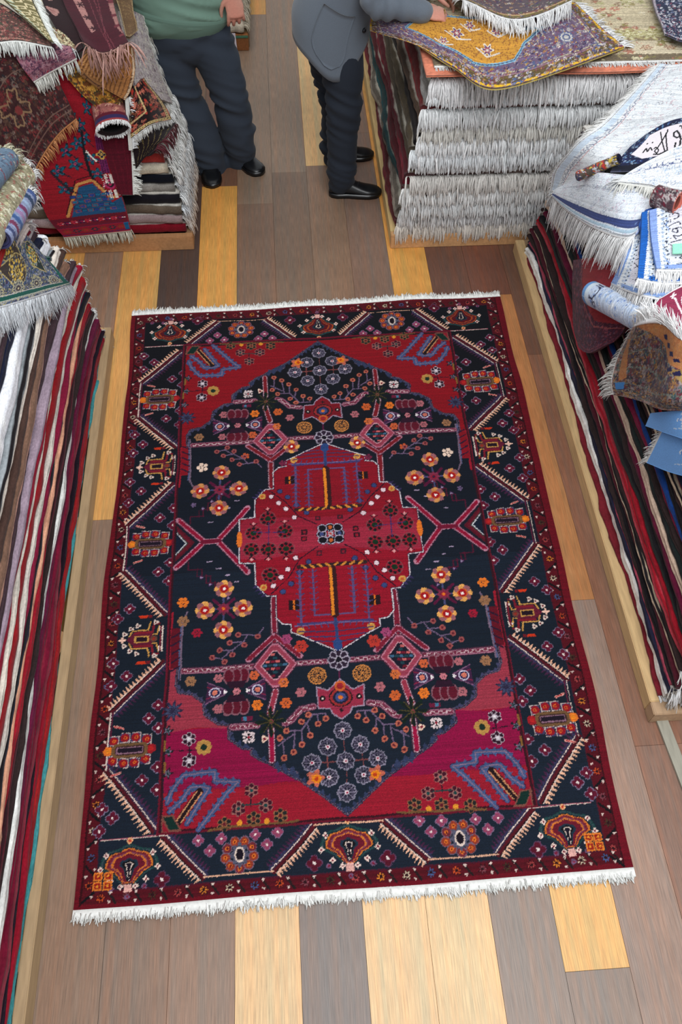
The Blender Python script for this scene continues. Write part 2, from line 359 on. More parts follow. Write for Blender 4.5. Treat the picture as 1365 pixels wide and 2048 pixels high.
def script_line(cv,p,d,L,hh,col,seed,wd=None):
    """a line of flowing calligraphy: joined baseline strokes, tall stems, bowls and dots"""
    r=np.random.RandomState(seed); p=np.array(p,float); d=np.array(d,float); d/=np.linalg.norm(d); n=np.array([d[1],-d[0]])
    wd=wd or hh*.12; x=0; 
    g=lambda a,b: tuple(p+d*a+n*b)
    while x<L:
        k=r.randint(7); s=hh*r.uniform(.5,.9)
        if k==0: cv.line([g(x,0),g(x+s*.05,hh)],wd,col); x+=s*.3
        elif k==1: cv.line([g(x+s*.5*(1-math.cos(q)),-hh*.35*math.sin(q)) for q in np.linspace(0,PI,8)],wd*1.2,col); cv.flower(*g(x+s*.5,hh*.15),wd*.7,0,[col]); x+=s*1.1
        elif k==2: cv.line([g(x+s*.25+s*.22*math.cos(q),hh*.2+s*.22*math.sin(q)) for q in np.linspace(0,6.3,9)],wd,col); cv.line([g(x+s*.4,hh*.1),g(x+s*.7,-hh*.3),g(x+s*.2,-hh*.4)],wd,col); x+=s*.8
        elif k==3: cv.line([g(x,0),g(x+s*.5,hh*.9),g(x+s*.62,hh*.95)],wd,col); cv.line([g(x+s*.5,0),g(x+s*.1,hh*.9)],wd,col); x+=s*.8
        elif k==4: cv.line([g(x,0),g(x+s*.15,hh*.3),g(x+s*.3,0),g(x+s*.45,hh*.3),g(x+s*.6,0)],wd,col); x+=s*.7
        elif k==5: cv.line([g(x+s*.8,hh*.5),g(x,hh*.1),g(x+s*.8,-hh*.1),g(x+s*.7,-hh*.35)],wd,col); x+=s*.9
        else: cv.line([g(x,0),g(x+s*.6,0)],wd,col); cv.flower(*g(x+s*.3,hh*.6),wd*.7,0,[col]); cv.flower(*g(x+s*.45,hh*.6),wd*.7,0,[col]); x+=s*.6
# ================================================================ THE CENTRE RUG
NAVY=(15,21,35); BLK=(12,10,16); RED=(140,12,26); GUARD=(82,8,22); EDGE=(104,8,25); CRM=(218,196,184); PCH=(226,172,142)
PUR=(66,38,74); SLT=(70,84,122); ORG=(222,112,34); GLD=(198,146,72); PNK=(156,76,96); LIL=(108,88,124); WINE=(88,12,40)
DRD=(92,14,30); TAN=(150,104,72); GRN=(10,44,44); CRS=(150,18,44); GRY=(128,122,138); BRN=(86,56,34)
SCR={1:(240,570,3.25),2:(620,570,3.25),3:(220,880,3.1023),4:(640,880,3.1023),5:(160,1200,2.625),6:(640,1180,2.4375),7:(130,1500,2.3947),8:(680,1480,2.2377)}
def _hom():
    src=[at(268,634)[:2],at(1000,594)[:2],at(1268,1736)[:2],at(146,1826)[:2]]; dst=[(0,0),(1900,0),(1900,2840),(0,2840)]
    A=[];b=[]
    for (x,y),(u,v) in zip(src,dst):
        A.append([x,y,1,0,0,0,-u*x,-u*y]);b.append(u); A.append([0,0,0,x,y,1,-v*x,-v*y]);b.append(v)
    return np.append(np.linalg.solve(np.array(A),np.array(b)),1).reshape(3,3)
HM=_hom(); HI=np.linalg.inv(HM)
def K(i,x,y):
    x0,y0,s=SCR[i]; p=at(x0+x/s,y0+y/s); q=HM@np.array([p[0],p[1],1]); return q[0]/q[2],q[1]/q[2]
WA=[0,545,589,1179,1400]; WB=[0,495,534,1151,1372]
def Q(i,x,y):     # measured point -> quadrant coordinates (|X|,|Y|)
    X,Y=K(i,x,y); X=abs(X-937); Y=Y-1410
    return (X,Y if Y>0 else float(np.interp(-Y,WB,WA)))
def QL(i,L): return [Q(i,x,y) for x,y in L]
def QS(i,x,y):    # keeps the sign of Y
    X,Y=K(i,x,y); return (abs(X-937),Y-1410)
def build_centre_rug():
    cv=Cv(1900,2840,2.5,EDGE)
    cv.band(0,0,1900,18,EDGE); cv.band(24,14,1868,2824,GUARD)
    # guard border: zigzag, rosettes, white triangles
    L0,L1,R0,R1,T0,T1,B0,B1=24,66,1824,1868,16,58,2784,2824
    cols=[(196,176,150),(60,84,130),(186,70,30),(120,60,70),(60,48,30),(160,60,60),(206,120,40)]
    def gseg(x,y,i,vert):
        c=cols[i%7]
        if vert: cv.line([(x-20,y+24),(x+20,y+58)] if i%2 else [(x+20,y+24),(x-20,y+58)],9,BLK)
        else: cv.line([(x+24,y-20),(x+50,y+18)],8,(30,20,22))
        cv.flower(x,y,18,7,[(50,6,16),c],.3,rs=[1,.8]); cv.flower(x,y,6,0,[(40,8,16)])
        for k in (-1,1):
            if vert: tx,ty=x+14*k,y+34*k+6
            else: tx,ty=x+30,y+15*k
            cv.poly([(tx-6,ty-5),(tx+6,ty-5),(tx,ty+6)],(214,190,180))
    for i in range(31): gseg((L0+L1)/2,60+i*90,i,True); gseg((R0+R1)/2,75+i*90,i+3,True)
    for i in range(21): gseg(90+i*86,(T0+T1)/2,i,False); gseg(90+i*86,(B0+B1)/2,i+2,False)
    for a,b,c,d in ((20,12,26,2828),(1866,12,1872,2828)): cv.band(a,b,c,d,(50,4,12))
    cv.band(66,60,1822,2784,(70,14,34)); cv.band(70,64,1818,2780,NAVY)
    cx,cy=937,1410
    def S4(fn,sides=((1,1),(-1,1),(1,-1),(-1,-1))):
        for sx,sy in sides:
            cv.T=lambda x,y,sx=sx,sy=sy:(cx+sx*x, cy+(y if sy>0 else -(np.interp(abs(y),WA,WB)*np.sign(y) if abs(y)<1400 else y)))
            cv.sx,cv.sy=sx,sy; fn()
        cv.T=lambda x,y:(x,y)
    def SX(fn):
        for sx in (1,-1):
            cv.T=lambda x,y,sx=sx:(cx+sx*x,cy+y); cv.sx=sx; fn()
        cv.T=lambda x,y:(x,y)
    # ---- zigzag bars of the navy border
    def bar(a,b,side,n):
        a=np.array(a,float); b=np.array(b,float); d=(b-a)/np.linalg.norm(b-a); nn=np.array([-d[1],d[0]])*side; nn=-nn; side=-side
        cv.teeth(a-nn*20,b-nn*20,22,n,(64,28,58),-side); cv.teeth(a-nn*14,b-nn*14,12,n,(52,50,84),-side)
        cv.line([a-nn*8,b-nn*8],22,(48,46,76)); cv.line([a-nn*3,b-nn*3],20,(50,34,56)); cv.line([a-nn*10,b-nn*10],3.5,CRM)
        cv.line([a+nn*4,b+nn*4],16,(80,14,26)); cv.line([a+nn*10,b+nn*10],5,BLK)
        cv.teeth(a+nn*11,b+nn*11,26,n,PCH,side); cv.line([a+nn*13,b+nn*13],3,CRM)
    def sidebars():
        o,i_=868,684; Yv=[(i_,-1135),(o,-934),(o,-719),(i_,-529),(i_,-319),(o,-105),(o,116),(i_,332),(i_,543),(o,739),(o,957),(i_,1185)]
        for k in (0,4,8): 
            bar(Yv[k],Yv[k+1],1,17); bar(Yv[k+2],Yv[k+3],1,17)
            cv.line([Yv[k+1],Yv[k+2]],4,CRM); cv.line([(o-8,Yv[k+1][1]),(o-8,Yv[k+2][1])],5,(90,24,50))
        # navy that belongs between
    SX(sidebars)
    def endbars(sy):
        yo,yi=(1352,1208) if sy>0 else (-1330,-1180)
        q=1 if sy>0 else -1
        bar((648,yi),(505,yo),q,15); bar((265,yo),(120,yi),q,15)
        cv.line([(505,yo),(265,yo)],5,PCH); cv.line([(120,yi),(-120,yi)],5,PCH)
        cv.line([(900-40,yi-4*q),(640,yi-4*q)],7,PNK); cv.line([(900-40,yi-4*q),(640,yi-4*q)],3,CRM)
    SX(lambda:endbars(1)); SX(lambda:endbars(-1))
    # ---- small cross flowers of the border
    def cross(x,y,r=24,c=(92,14,40),o=(120,108,134)):
        for rr,cc_ in ((.50,o),(.40,c)):
            for k in range(4): a=k*PI/2; cv.flower(x+r*.52*math.cos(a),y+r*.52*math.sin(a),r*rr,0,[cc_])
        cv.flower(x,y,r*.2,0,[(232,216,210)])
    sp=[QS(3,205,35),QS(3,125,270),QS(3,195,328),QS(3,120,400),QS(3,395,430),QS(3,312,490),QS(3,390,535),QS(3,375,770),QS(3,305,830),QS(3,370,885),
        QS(5,265,50),QS(5,205,105),QS(5,175,340),QS(5,245,405),QS(5,165,460),QS(5,415,555),QS(5,365,625),QS(5,415,675),QS(5,410,880),
        QS(7,370,150),QS(7,440,197),QS(7,180,290),QS(7,230,332),QS(7,170,395),QS(1,160,475),QS(1,225,513),QS(1,155,560),QS(1,415,583),QS(1,340,622),QS(1,405,660),
        QS(1,395,825),QS(1,305,878),QS(1,390,915),QS(1,150,1045),QS(1,100,985),QS(1,85,1100)]
    SX(lambda:[cross(x,y) for x,y in sp])
    ep=[QS(7,640,440),QS(7,695,488),QS(7,750,430),QS(7,915,410),QS(7,970,455),QS(7,1020,395),QS(1,585,370),QS(1,635,337),QS(1,680,367),QS(1,900,360),QS(1,940,328),QS(1,990,355)]
    SX(lambda:[cross(x,y,21,(140,60,90),(120,100,130)) for x,y in ep])
    SX(lambda:[cross(x,y,28,(84,12,34),(96,60,90)) for x,y in (QS(7,465,620),QS(7,1195,545),QS(1,505,245),QS(1,1105,240))])
    SX(lambda:[cv.flower(x,y,9,0,[(110,80,110),(120,20,50)]) for x,y in (QS(7,222,668),QS(7,302,662),QS(7,380,652),QS(7,1265,560),QS(1,215,260),QS(1,285,262),QS(1,400,256))])
    # ---- side medallions (oval box with eight red petals)
    def oval(x,y,w=58,vert=False):
        for k in range(4):
            for s in (-1,1):
                px=x-60+k*40; py=y+s*(48 if k in(1,2) else 38)
                cv.poly([(px-19,py-18),(px+17,py-20),(px+20,py+17),(px-17,py+20)],(190,170,164)); cv.poly([(px-16,py-15),(px+18,py-17),(px+20,py+17),(px-14,py+17)],(62,52,88)); cv.flower(px+1,py,16,0,[(142,14,28)]); cv.flower(px-1,py,7,0,[(206,90,30),(130,14,28)])
        for s in (-1,1):
            cv.flower(x+s*78,y,18,0,[ORG if s>0 else (150,20,30),(230,130,30) if s>0 else (180,30,30)]); 
            cv.line([(x+30*1,y+s*84),(x+62,y+s*94)],9,(214,150,140)); cv.line([(x+30,y+s*84),(x+62,y+s*94)],4,(180,60,60))
        cv.poly([(x-66,y-14),(x-54,y-27),(x+54,y-27),(x+66,y-14),(x+66,y+14),(x+54,y+27),(x-54,y+27),(x-66,y+14)],(110,78,48))
        cv.poly([(x-54,y-10),(x-46,y-18),(x+46,y-18),(x+54,y-10),(x+54,y+10),(x+46,y+18),(x-46,y+18),(x-54,y+10)],(60,36,34))
        cv.band(x-48,y-12,x+48,y+12,(140,100,120)); cv.band(x-45,y-9,x+45,y+9,(26,14,30))
    for i,(a,b,c) in enumerate(((1,262,755),(3,255,650),(5,265,790))): SX(lambda:oval(*QS(a,b,c)))
    def palm(x,y):
        for s in (-1,1):
            cv.line([(x-66,y+s*58),(x-58,y+s*20),(x-20,y+s*20)],5,GLD); cv.line([(x-30,y+s*78),(x-22,y+s*40),(x+40,y+s*40),(x+50,y+s*16)],6,GLD)
            cv.line([(x-66,y+s*66),(x-44,y+s*66),(x-40,y+s*30),(x+30,y+s*30)],9,(120,20,36))
            for dx,dy in ((-72,44),(-50,74),(20,62),(46,50),(70,26)):
                cv.flower(x+dx,y+s*dy,12,3,[CRM],.2); cv.flower(x+dx,y+s*dy,4,0,[DRD])
            cv.poly([(x-20,y+s*108),(x+20,y+s*108),(x+14,y+s*96),(x-14,y+s*96)],(200,50,20)); cv.poly([(x-34,y+s*108),(x-20,y+s*108),(x-20,y+s*96),(x-34,y+s*96)],(110,20,30))
        cv.poly([(x-40,y-26),(x+36,y-26),(x+62,y),(x+36,y+26),(x-40,y+26)],(96,20,44))
        cv.poly([(x-26,y-14),(x+30,y-14),(x+30,y+14),(x-26,y+14)],GLD); cv.poly([(x-20,y-9),(x+24,y-9),(x+24,y+9),(x-20,y+9)],(30,12,26))
        cv.flower(x+78,y,16,4,[(236,190,170)],.3); cv.line([(x-72,y-52),(x-72,y+52)],6,(110,20,40)); cv.line([(x-80,y-56),(x-80,y+56)],4,CRM)
        cv.flower(x-46,y,14,0,[(100,60,50),(140,40,30)])
    for a,b,c in ((3,290,168),(5,330,212)): SX(lambda:palm(*QS(a,b,c)))
    def endpalm(x,y,s,k=1.):
        def q(dx,dy): return (x+dx*k,y+s*dy*k)
        for i,(c,r) in enumerate((((24,62,60),94),((60,70,80),88),((20,50,52),85),((16,26,40),80),((206,112,40),76),((112,28,44),70),((120,60,80),60),((206,112,40),56),((104,16,36),50),((24,44,60),30),(BLK,21),(CRM,13),((20,12,30),9))):
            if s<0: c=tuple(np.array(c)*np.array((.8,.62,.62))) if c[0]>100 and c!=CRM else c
            P=[q(r*math.sin(t)*1.08,6-r*math.cos(t)*.66*(1+.08*math.cos(7*t))) for t in np.linspace(-1.72,1.72,30)]
            P+=[q(r*.62,r*.24+14),q(r*.22,r*.16+56),q(-r*.22,r*.16+56),q(-r*.62,r*.24+14)]; cv.poly(P,c)
        for dx,dy in ((-98,18),(98,18),(-60,56),(60,56),(-26,78),(26,78),(-80,-28),(80,-28)):
            X,Y=q(dx,dy); cv.flower(X,Y,11,4,[(236,206,194)],.2); cv.flower(X,Y,4,0,[(120,30,50)])
        cv.poly([q(-12,70),q(12,70),q(14,96),q(-14,96)],(226,170,160)); cv.flower(*q(0,112),9,0,[(110,80,110),(130,20,50)]); cv.flower(*q(0,-72),10,0,[(232,170,120),(180,60,40)])
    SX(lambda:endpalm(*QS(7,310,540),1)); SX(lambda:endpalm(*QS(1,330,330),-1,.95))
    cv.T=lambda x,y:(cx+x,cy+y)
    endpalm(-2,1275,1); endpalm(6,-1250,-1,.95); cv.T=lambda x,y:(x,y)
    def endoval(x,y,s):
        for i in range(9):
            a=i*2*PI/9+PI/2; X=x+50*math.cos(a); Y=y+s*46*math.sin(a)
            cv.flower(X,Y,18,0,[(110,90,110),(142,52,34) if i%3 else (110,36,46)],rs=[1,.85]); cv.flower(X,Y,7,0,[ORG,(90,10,20)])
        cv.flower(x,y,34,8,[(80,80,100)],.15,ry=44); cv.flower(x,y,18,0,[CRM,(20,10,24)],rs=[1,.72],ry=27)
    SX(lambda:endoval(*QS(7,838,505),1)); SX(lambda:endoval(*QS(1,790,300),-1))
    def cluster(x,y):
        for dx in (-18,16):
            for dy in (-16,16): cv.band(x+dx-16,y+dy-14,x+dx+14,y+dy+14,(220,120,40)); cv.band(x+dx-11,y+dy-9,x+dx+9,y+dy+9,(150,24,20)); cv.flower(x+dx,y+dy,5,0,[(230,140,40)])
    SX(lambda:cluster(*QS(7,180,630)))
    # ---- inner frame and field
    fx=672
    cv.T=lambda x,y:(cx+x,cy+y)
    cv.band(-fx,-1180,fx,1204,(100,12,34)); cv.band(-fx+6,-1172,fx-6,1196,(50,10,22)); cv.band(-fx+14,-1165,fx-14,1190,NAVY)
    cv.T=lambda x,y:(x,y)
    step=QL(5,[(515,350),(505,450),(522,490),(592,500),(652,545),(660,610),(730,655),(786,660),(782,730),(850,780),(905,786),(898,812),(945,842),(1050,885),(1140,915)])+QL(7,[(1000,82),(1130,152),(1250,232)])+[(0,1179)]
    xf=fx-16
    QSY0=QS(5,500,695)[1]; QSY1=QS(7,760,190)[1]; print('bands',QSY0,QSY1)
    def spand():
        P=step+[(0,1188),(xf,1188),(xf,step[0][1])]
        top=cv.sy<0
        cv.poly(P,(134,10,24) if top else (148,14,36))
        if not top:
            for y0,y1,c in ((540,QSY0,(150,48,64)),(QSY0,QSY1,(136,6,58)),(QSY1,1190,(146,18,38))):
                m=[(x,y) for x,y in P]
                w=cv.win(min(cv.T(x,y)[0] for x,y in P),cv.cy0+y0,max(cv.T(x,y)[0] for x,y in P),cv.cy0+y1)
                sy_,sx_,X,Y=w; base=np.array((148,14,36)); sub=cv.C[sy_,sx_]
                mask=np.all(np.abs(sub-base)<.5,-1)&(Y+np.sin(X*.02)*7>=cv.cy0+y0)&(Y+np.sin(X*.02)*7<cv.cy0+y1); sub[mask]=c
    cv.cy0=cy; S4(spand)
    def outline():
        cv.line(step,14,(34,38,60)); cv.line(step,8,(104,88,106)); cv.line(step,4,(40,20,34))
        for a,b in zip(step[8:-1],step[9:]):
            L=math.dist(a,b); n=max(1,int(L/24)); cv.teeth(a,b,20,n,(46,54,84),1 if cv.sx*cv.sy>=0 else 1)
        for a,b in zip(step[1:8],step[2:9]):
            if math.dist(a,b)>30: cv.teeth(a,b,16,max(1,int(math.dist(a,b)/22)),(60,60,90),1)
        cv.line([(xf,575),(xf-2,330)],8,(150,20,40))
    S4(outline)
    # red side strips between frame and field
    def strips():
        cv.poly([(xf,575),(xf-40,575),(xf-40,400),(xf,400)],(92,10,28) if cv.sy>0 else (130,12,28)); cv.line([(xf-40,620),(xf-44,370),(xf-60,330)],7,(110,90,110)); cv.line([(xf-34,620),(xf-38,370)],4,SLT)
        for k in range(5): cv.line([(xf-36,420+k*36),(xf-4,440+k*36)],7,(40,16,40))
    S4(strips)
    # ---- latch bars
    def bar2(P,w=24,lite=(170,112,130),core=(120,22,44),z=1):
        if z==0: cv.line(P,w+5,(70,40,56)); cv.line(P,w-2,(190,156,168)); cv.line(P,w-7,core); return
        cv.line(P,w+6,(60,30,48)); cv.line(P,w,(178,120,140) if z==2 else (150,96,116)); 
        if z==1: cv.line(P,w-8,(112,40,62))
        for a,b in zip(P[:-1],P[1:]):
            if z==2: cv.zig(a,b,3.6,max(1,int(math.dist(a,b)/13)),9.5,core)
            else: cv.zig(a,b,w*.16,max(1,int(math.dist(a,b)/30)),2.8,(206,176,180))
    hy=589
    def bars():
        cc=(120,22,44) if cv.sy>0 else (118,20,32)
        bar2([(xf-52,hy-2),(332,hy-2)],24,core=(90,24,44)); bar2([(172,hy),(48,hy)],22,core=(90,24,44))
        bar2([(245,QS(5,1000,0)[1]),(248,hy-105)],26,core=cc,z=0); bar2([(247,hy+110),Q(5,1000,600)],26,core=(150,46,66) if cv.sy>0 else cc,z=0)
        bar2([Q(5,1005,690),Q(5,1006,845)],24,core=(150,10,56) if cv.sy>0 else cc,z=0)
        bar2([Q(5,800,672),Q(5,930,665)],24); bar2([Q(5,1080,655),Q(5,1110,640),Q(5,1160,580),Q(5,1225,565)],24)
        # diamond node
        D=lambda r,t:[(247-r*.86,hy),(247-r*.12,hy-t*.88),(247+r*.12,hy-t*.88),(247+r*.86,hy),(247+r*.12,hy+t*.88),(247-r*.12,hy+t*.88)]
        bar2([(350,hy-30),(247,hy-128),(150,hy-30)],22,core=cc,z=2)
        cv.poly(D(104,112),(74,30,48)); cv.poly(D(97,105),(180,110,130)); cv.poly(D(90,97),(150,56,76)); cv.poly(D(66,72),(196,140,150)); cv.poly(D(60,66),(20,18,34))
        for a in range(-2,3):
            for b in range(-3,4):
                if abs(a)*20+abs(b)*13<44:
                    cv.band(247+a*19+(b%2)*9-8,hy+b*15-6,247+a*19+(b%2)*9+8,hy+b*15+5,[(60,100,130),(190,90,90),(24,60,70),(110,20,40)][(a*2+b)%4])
        # green flower
        x,y=Q(5,1003,645); cv.flower(x,y,62,8,[(10,30,24),(14,22,22)],.35,rs=[1,.8]); cv.flower(x,y,9,0,[(140,50,70)])
        for k in range(8): cv.line([(x,y),(x+50*math.cos(k*PI/4+.2),y+50*math.sin(k*PI/4+.2))],3,(74,64,30))
        # centre octagon wheel
    S4(bars)
    for sy,Y0 in ((1,QS(6,78,345)[1]),(-1,QS(2,92,1000)[1])):
        cv.T=lambda x,y:(cx+x,cy+y)
        cv.line([(0,Y0),(0,Y0+sy*130)],5,(90,20,60)); cv.flower(0,Y0,46,8,[(150,140,156)],.06); cv.flower(0,Y0,40,8,[(40,26,44)],.06)
        for k in range(8): cv.line([(0,Y0),(38*math.cos(k*PI/4+.39),Y0+38*math.sin(k*PI/4+.39))],4,(170,160,176))
        cv.flower(0,Y0,14,0,[(190,180,190),(18,14,26)],rs=[1,.8]); cv.T=lambda x,y:(x,y)
    # ---- X crosses on the sides
    def xarms():
        c0=(508,0)
        for t in ((652,122),(652,-122),(354,163),(354,-163)):
            s=np.sign(t[0]-508); e=(t[0],t[1])
            bar2([(508+s*28,0),e],25,(196,140,160),(140,10,46),z=2)
        cv.line([(476,0),(540,0)],26,(110,14,44)); cv.line([(476,-13),(540,-13)],4,(190,140,160)); cv.line([(476,13),(540,13)],4,(190,140,160))
        for w,c in ((0,(84,12,30)),(12,(100,14,34)),(26,(60,50,50)),(34,(200,200,204)),(40,(14,24,44))):
            cv.poly([(656,-92+w*1.0),(576+w,0),(656,92-w*1.0)],c)
        # stepped latch vines
        for sy in (-1,1):
            for k in range(4):
                x,y=(600-k*38),sy*(96+k*34)
                cv.line([(x,y),(x,y+sy*40),(x-56,y+sy*40),(x-56,y+sy*74)],5,(78,14,40)); 
                cv.flower(x-56,y+sy*80,11,3,[(60,30,70),(150,130,160)],.2,rs=[1,.55])
                cv.line([(x-96,y+sy*6),(x-80,y+sy*6)],6,(160,140,166))
    SX(xarms)
    # ---- central medallion
    med=QL(3,[(805,640),(805,775),(900,775),(905,905),(975,975),(1033,975)])+QL(5,[(1033,100),(1065,132),(1110,135),(1110,175),(1180,202),(1330,265)])
    med=[(med[0][0],0)]+med[1:]+[(0,545)]
    S4(lambda:cv.poly([(0,0)]+med,(142,12,34) if cv.sy>0 else (132,12,30)))
    SX(lambda:cv.poly([(0,-90),(360,-110),(382,-80),(382,100),(300,108),(0,70)],(146,26,48)))
    SX(lambda:cv.poly([(0,-20),(382,-30),(382,100),(300,108),(0,60)],(154,36,58)))
    def medline():
        cv.line(med,9,(40,24,50)); cv.line(med,4,(206,196,200))
        cv.flower(*Q(3,955,922),15,0,[GLD,(190,90,40)]); cv.flower(*Q(5,1160,170),16,0,[GLD,(200,120,50)])
        for a,b in (((905,905),(975,975)),): cv.teeth(Q(3,*a),Q(3,*b),22,4,(50,40,80),-1)
        cv.line([Q(3,1290,670),Q(3,1180,745),Q(3,1110,860),Q(3,1005,960)],5,(36,10,30))
        for x,y,c in ((1155,737,1),(1105,808,1),(1062,857,1),(1015,912,1),(1237,762,0),(1178,828,0),(1125,897,0),(1075,948,0)):
            cv.flower(*Q(3,x,y),13 if c else 14,0,[(60,10,30),(226,200,206) if c else (50,62,110)],rs=[1,.8])
        cv.flower(387,0,12,0,[ORG],ry=42)
        # small dark boxes and hooks
        for x,y in ((1145,1030),): X,Y=Q(3,x,y); cv.band(X-22,Y-22,X+22,Y+22,(30,14,20)); cv.line([(X,Y-20),(X,Y+20)],7,ORG); cv.line([(X-20,Y+22),(X+20,Y-22)],4,(30,14,20))
        X,Y=Q(3,1303,712); cv.band(X-12,Y-12,X+12,Y+12,(60,20,34)); cv.band(X-6,Y-6,X+6,Y+6,(140,20,40))
        # comb tree
        for X,y0,y1 in ((138,170,420),(82,170,385)):
            cv.line([(X,y0),(X,y1)],9,(92,70,112)); 
            for k in range(int((y1-y0)/26)):
                for s in (-1,1): cv.line([(X,y0+14+k*26),(X+s*17,y0+4+k*26)],4,(60,60,104))
        cv.line([(0,385),(82,385)],8,(92,70,112)); cv.line([(0,422),(150,422)],13,(60,54,104)); cv.line([(0,422),(165,430)],5,(110,90,130))
        for k in range(6): cv.line([(10+k*26,424),(4+k*26,442)],4,(60,60,104))
        for Y in (462,486,508): cv.line([(0,Y),(150-(Y-462)*1.3,Y-8)],5,(50,50,90))
        cv.line([(0,400),(0,540)],13,(44,60,106)); cv.flower(0,520,18,0,[(40,66,120)],ry=26)
        cv.line([(0,170),(0,385)],32,(50,20,24)); cv.line([(8,170),(8,385)],13,(226,130,36)); cv.line([(0,170),(0,385)],4,(60,24,24))
        cv.line([(0,152),(140,152)],17,(44,26,30)); 
        for k in range(4): cv.line([(8+k*34,158),(24+k*34,146)],9,(206,130,50))
    S4(medline)
    for (x,y) in ((980,495),(893,585),(1085,572),(880,690),(985,685),(1095,680),(995,845)):
        def g():
            X,Y=QS(3,x,y); cv.flower(X,Y,36,0,[(120,70,74)]); cv.flower(X,Y,33,0,[(140,20,40)]); cv.dots(X,Y,25,8,7.5,(26,14,22)); cv.flower(X,Y,13,0,[(12,44,26)])
            if y not in(845,): s=-1 if Y<0 else 1; cv.line([(X,Y+s*34),(X-16,Y+s*52)],4,(40,20,30)); cv.line([(X,Y+s*34),(X+16,Y+s*52)],4,(40,20,30)); cv.flower(X,Y+s*50,8,4,[(220,150,150)],.2)
        SX(g)
    SX(lambda:(cv.line([QS(3,893,578),QS(3,1085,578)],4,(60,40,90)),cv.line([QS(3,985,520),QS(3,985,660)],4,(60,40,90))))
    SX(lambda:[cv.band(X-13,Y-13,X+13,Y+13,(40,14,24)) or cv.band(X-7,Y-7,X+7,Y+7,(140,20,40)) for X,Y in (QS(3,1205,580),QS(3,1205,622))])
    cv.T=lambda x,y:(cx+x,cy+y)
    for dx,dy,c in ((0,-34,(190,90,40)),(0,34,(190,90,40)),(-38,0,(60,70,120)),(38,0,(60,70,120)),(-34,-30,(10,10,20)),(34,-30,(10,10,20)),(-34,30,(10,10,20)),(34,30,(10,10,20))):
        cv.flower(dx,dy,22,0,[(20,14,26),(176,166,186),(14,12,22),c],rs=[1.05,.95,.78,.42])
    cv.flower(0,0,12,0,[(180,170,180),(180,60,50)]); cv.T=lambda x,y:(x,y)
    # ---- orange four-flower crosses
    def rosette(x,y,r=38,w=(224,160,84)):
        for k in range(8):
            a=k*PI/4; cc=w if k%2==0 else (150,90,96); cv.flower(x+r*.66*math.cos(a),y+r*.66*math.sin(a),r*.4,0,[cc])
        cv.flower(x,y,r*.55,0,[(200,90,30),(160,14,26)],rs=[1,.82]); cv.flower(x,y,r*.17,0,[(240,230,226)])
    def quad(top):
        pts=[QS(3,*p) for p in ((690,210),(565,325),(800,310),(683,428))] if top else [QS(3,713,930),QS(3,592,1062),QS(3,830,1048),QS(5,755,160)]
        c=QS(3,683,318) if top else QS(3,710,1052)
        for k in range(8):
            a=k*PI/4; cv.line([c,(c[0]+(60 if k%2 else 50)*math.cos(a),c[1]+(60 if k%2 else 50)*math.sin(a))],7 if k%2==0 else 12,(70,70,110) if k%2==0 else (84,14,50))
        cv.flower(*c,28,8,[(120,40,66),(140,20,44)],.12); cv.flower(*c,7,0,[ORG if not top else (60,20,50)])
        for p in pts: rosette(*p,w=(224,160,84) if not top else (206,140,80))
    SX(lambda:quad(True)); SX(lambda:quad(False))
    SX(lambda:rosette(*QS(1,1118,1060),36))
    # ---- small flowers
    def sm(x,y,r,c,n=6): 
        for k in range(n): a=k*2*PI/n; cv.flower(x+r*.62*math.cos(a),y+r*.62*math.sin(a),r*.33,0,[c])
        cv.flower(x,y,r*.25,0,[c])
    RO=(170,96,104); small=[(545,20,25,ORG),(545,115,26,TAN),(617,175,22,CRS),(1085,210,24,(150,60,100)),(1160,250,30,(180,50,40)),(580,430,24,TAN),(725,412,20,RO),(915,400,22,(200,90,50)),
        (1070,438,22,(200,100,50)),(1158,490,22,RO),(1083,547,24,(200,90,40)),(930,558,24,ORG),(728,577,22,RO)]
    S4(lambda:[sm(*Q(5,x,y),r,c) for x,y,r,c in small[5:]]); SX(lambda:[sm(*QS(5,x,y),r,c) for x,y,r,c in small[:5]])
    SX(lambda:[sm(*QS(3,x,y),r,c,5) for x,y,r,c in ((845,108,20,(190,80,40)),(572,178,28,(230,200,180)),(1075,150,20,(110,30,60)),(525,410,14,LIL))])
    def ring(x,y,r,c):
        cv.flower(x,y,r,0,[c,(20,20,30)],rs=[1,.84])
        for k in range(8): a=k*PI/4; cv.line([(x,y),(x+r*.9*math.cos(a),y+r*.9*math.sin(a))],3.2,c)
        cv.dots(x,y,r*.6,8,r*.17,c,.39); cv.dots(x,y,r*.6,8,r*.08,(20,20,30),.39)
    S4(lambda:ring(*Q(5,1245,405),36,(190,120,60)))
    def star(x,y):
        cv.flower(x,y,24,4,[(16,12,20)],.1,ph=PI)
        for k in range(4): a=k*PI/2+PI/4; cv.poly([(x,y),(x+26*math.cos(a-.35),y+26*math.sin(a-.35)),(x+26*math.cos(a+.35),y+26*math.sin(a+.35))],(216,196,196))
        cv.dots(x,y,17,4,5,(216,196,196)); cv.flower(x,y,5,0,[(150,30,50)])
    S4(lambda:(star(*Q(5,885,725)),cv.flower(*Q(5,968,735),15,3,[(226,190,170)],.2),cv.flower(*Q(5,968,735),6,0,[(120,20,40)])))
    S4(lambda:(cv.band(*(lambda p:(p[0]-20,p[1]-8,p[0]+22,p[1]+8))(Q(5,880,628)),(100,20,50)),cv.band(*(lambda p:(p[0]-6,p[1]-7,p[0]+6,p[1]+7))(Q(5,868,628)),(60,110,140))))
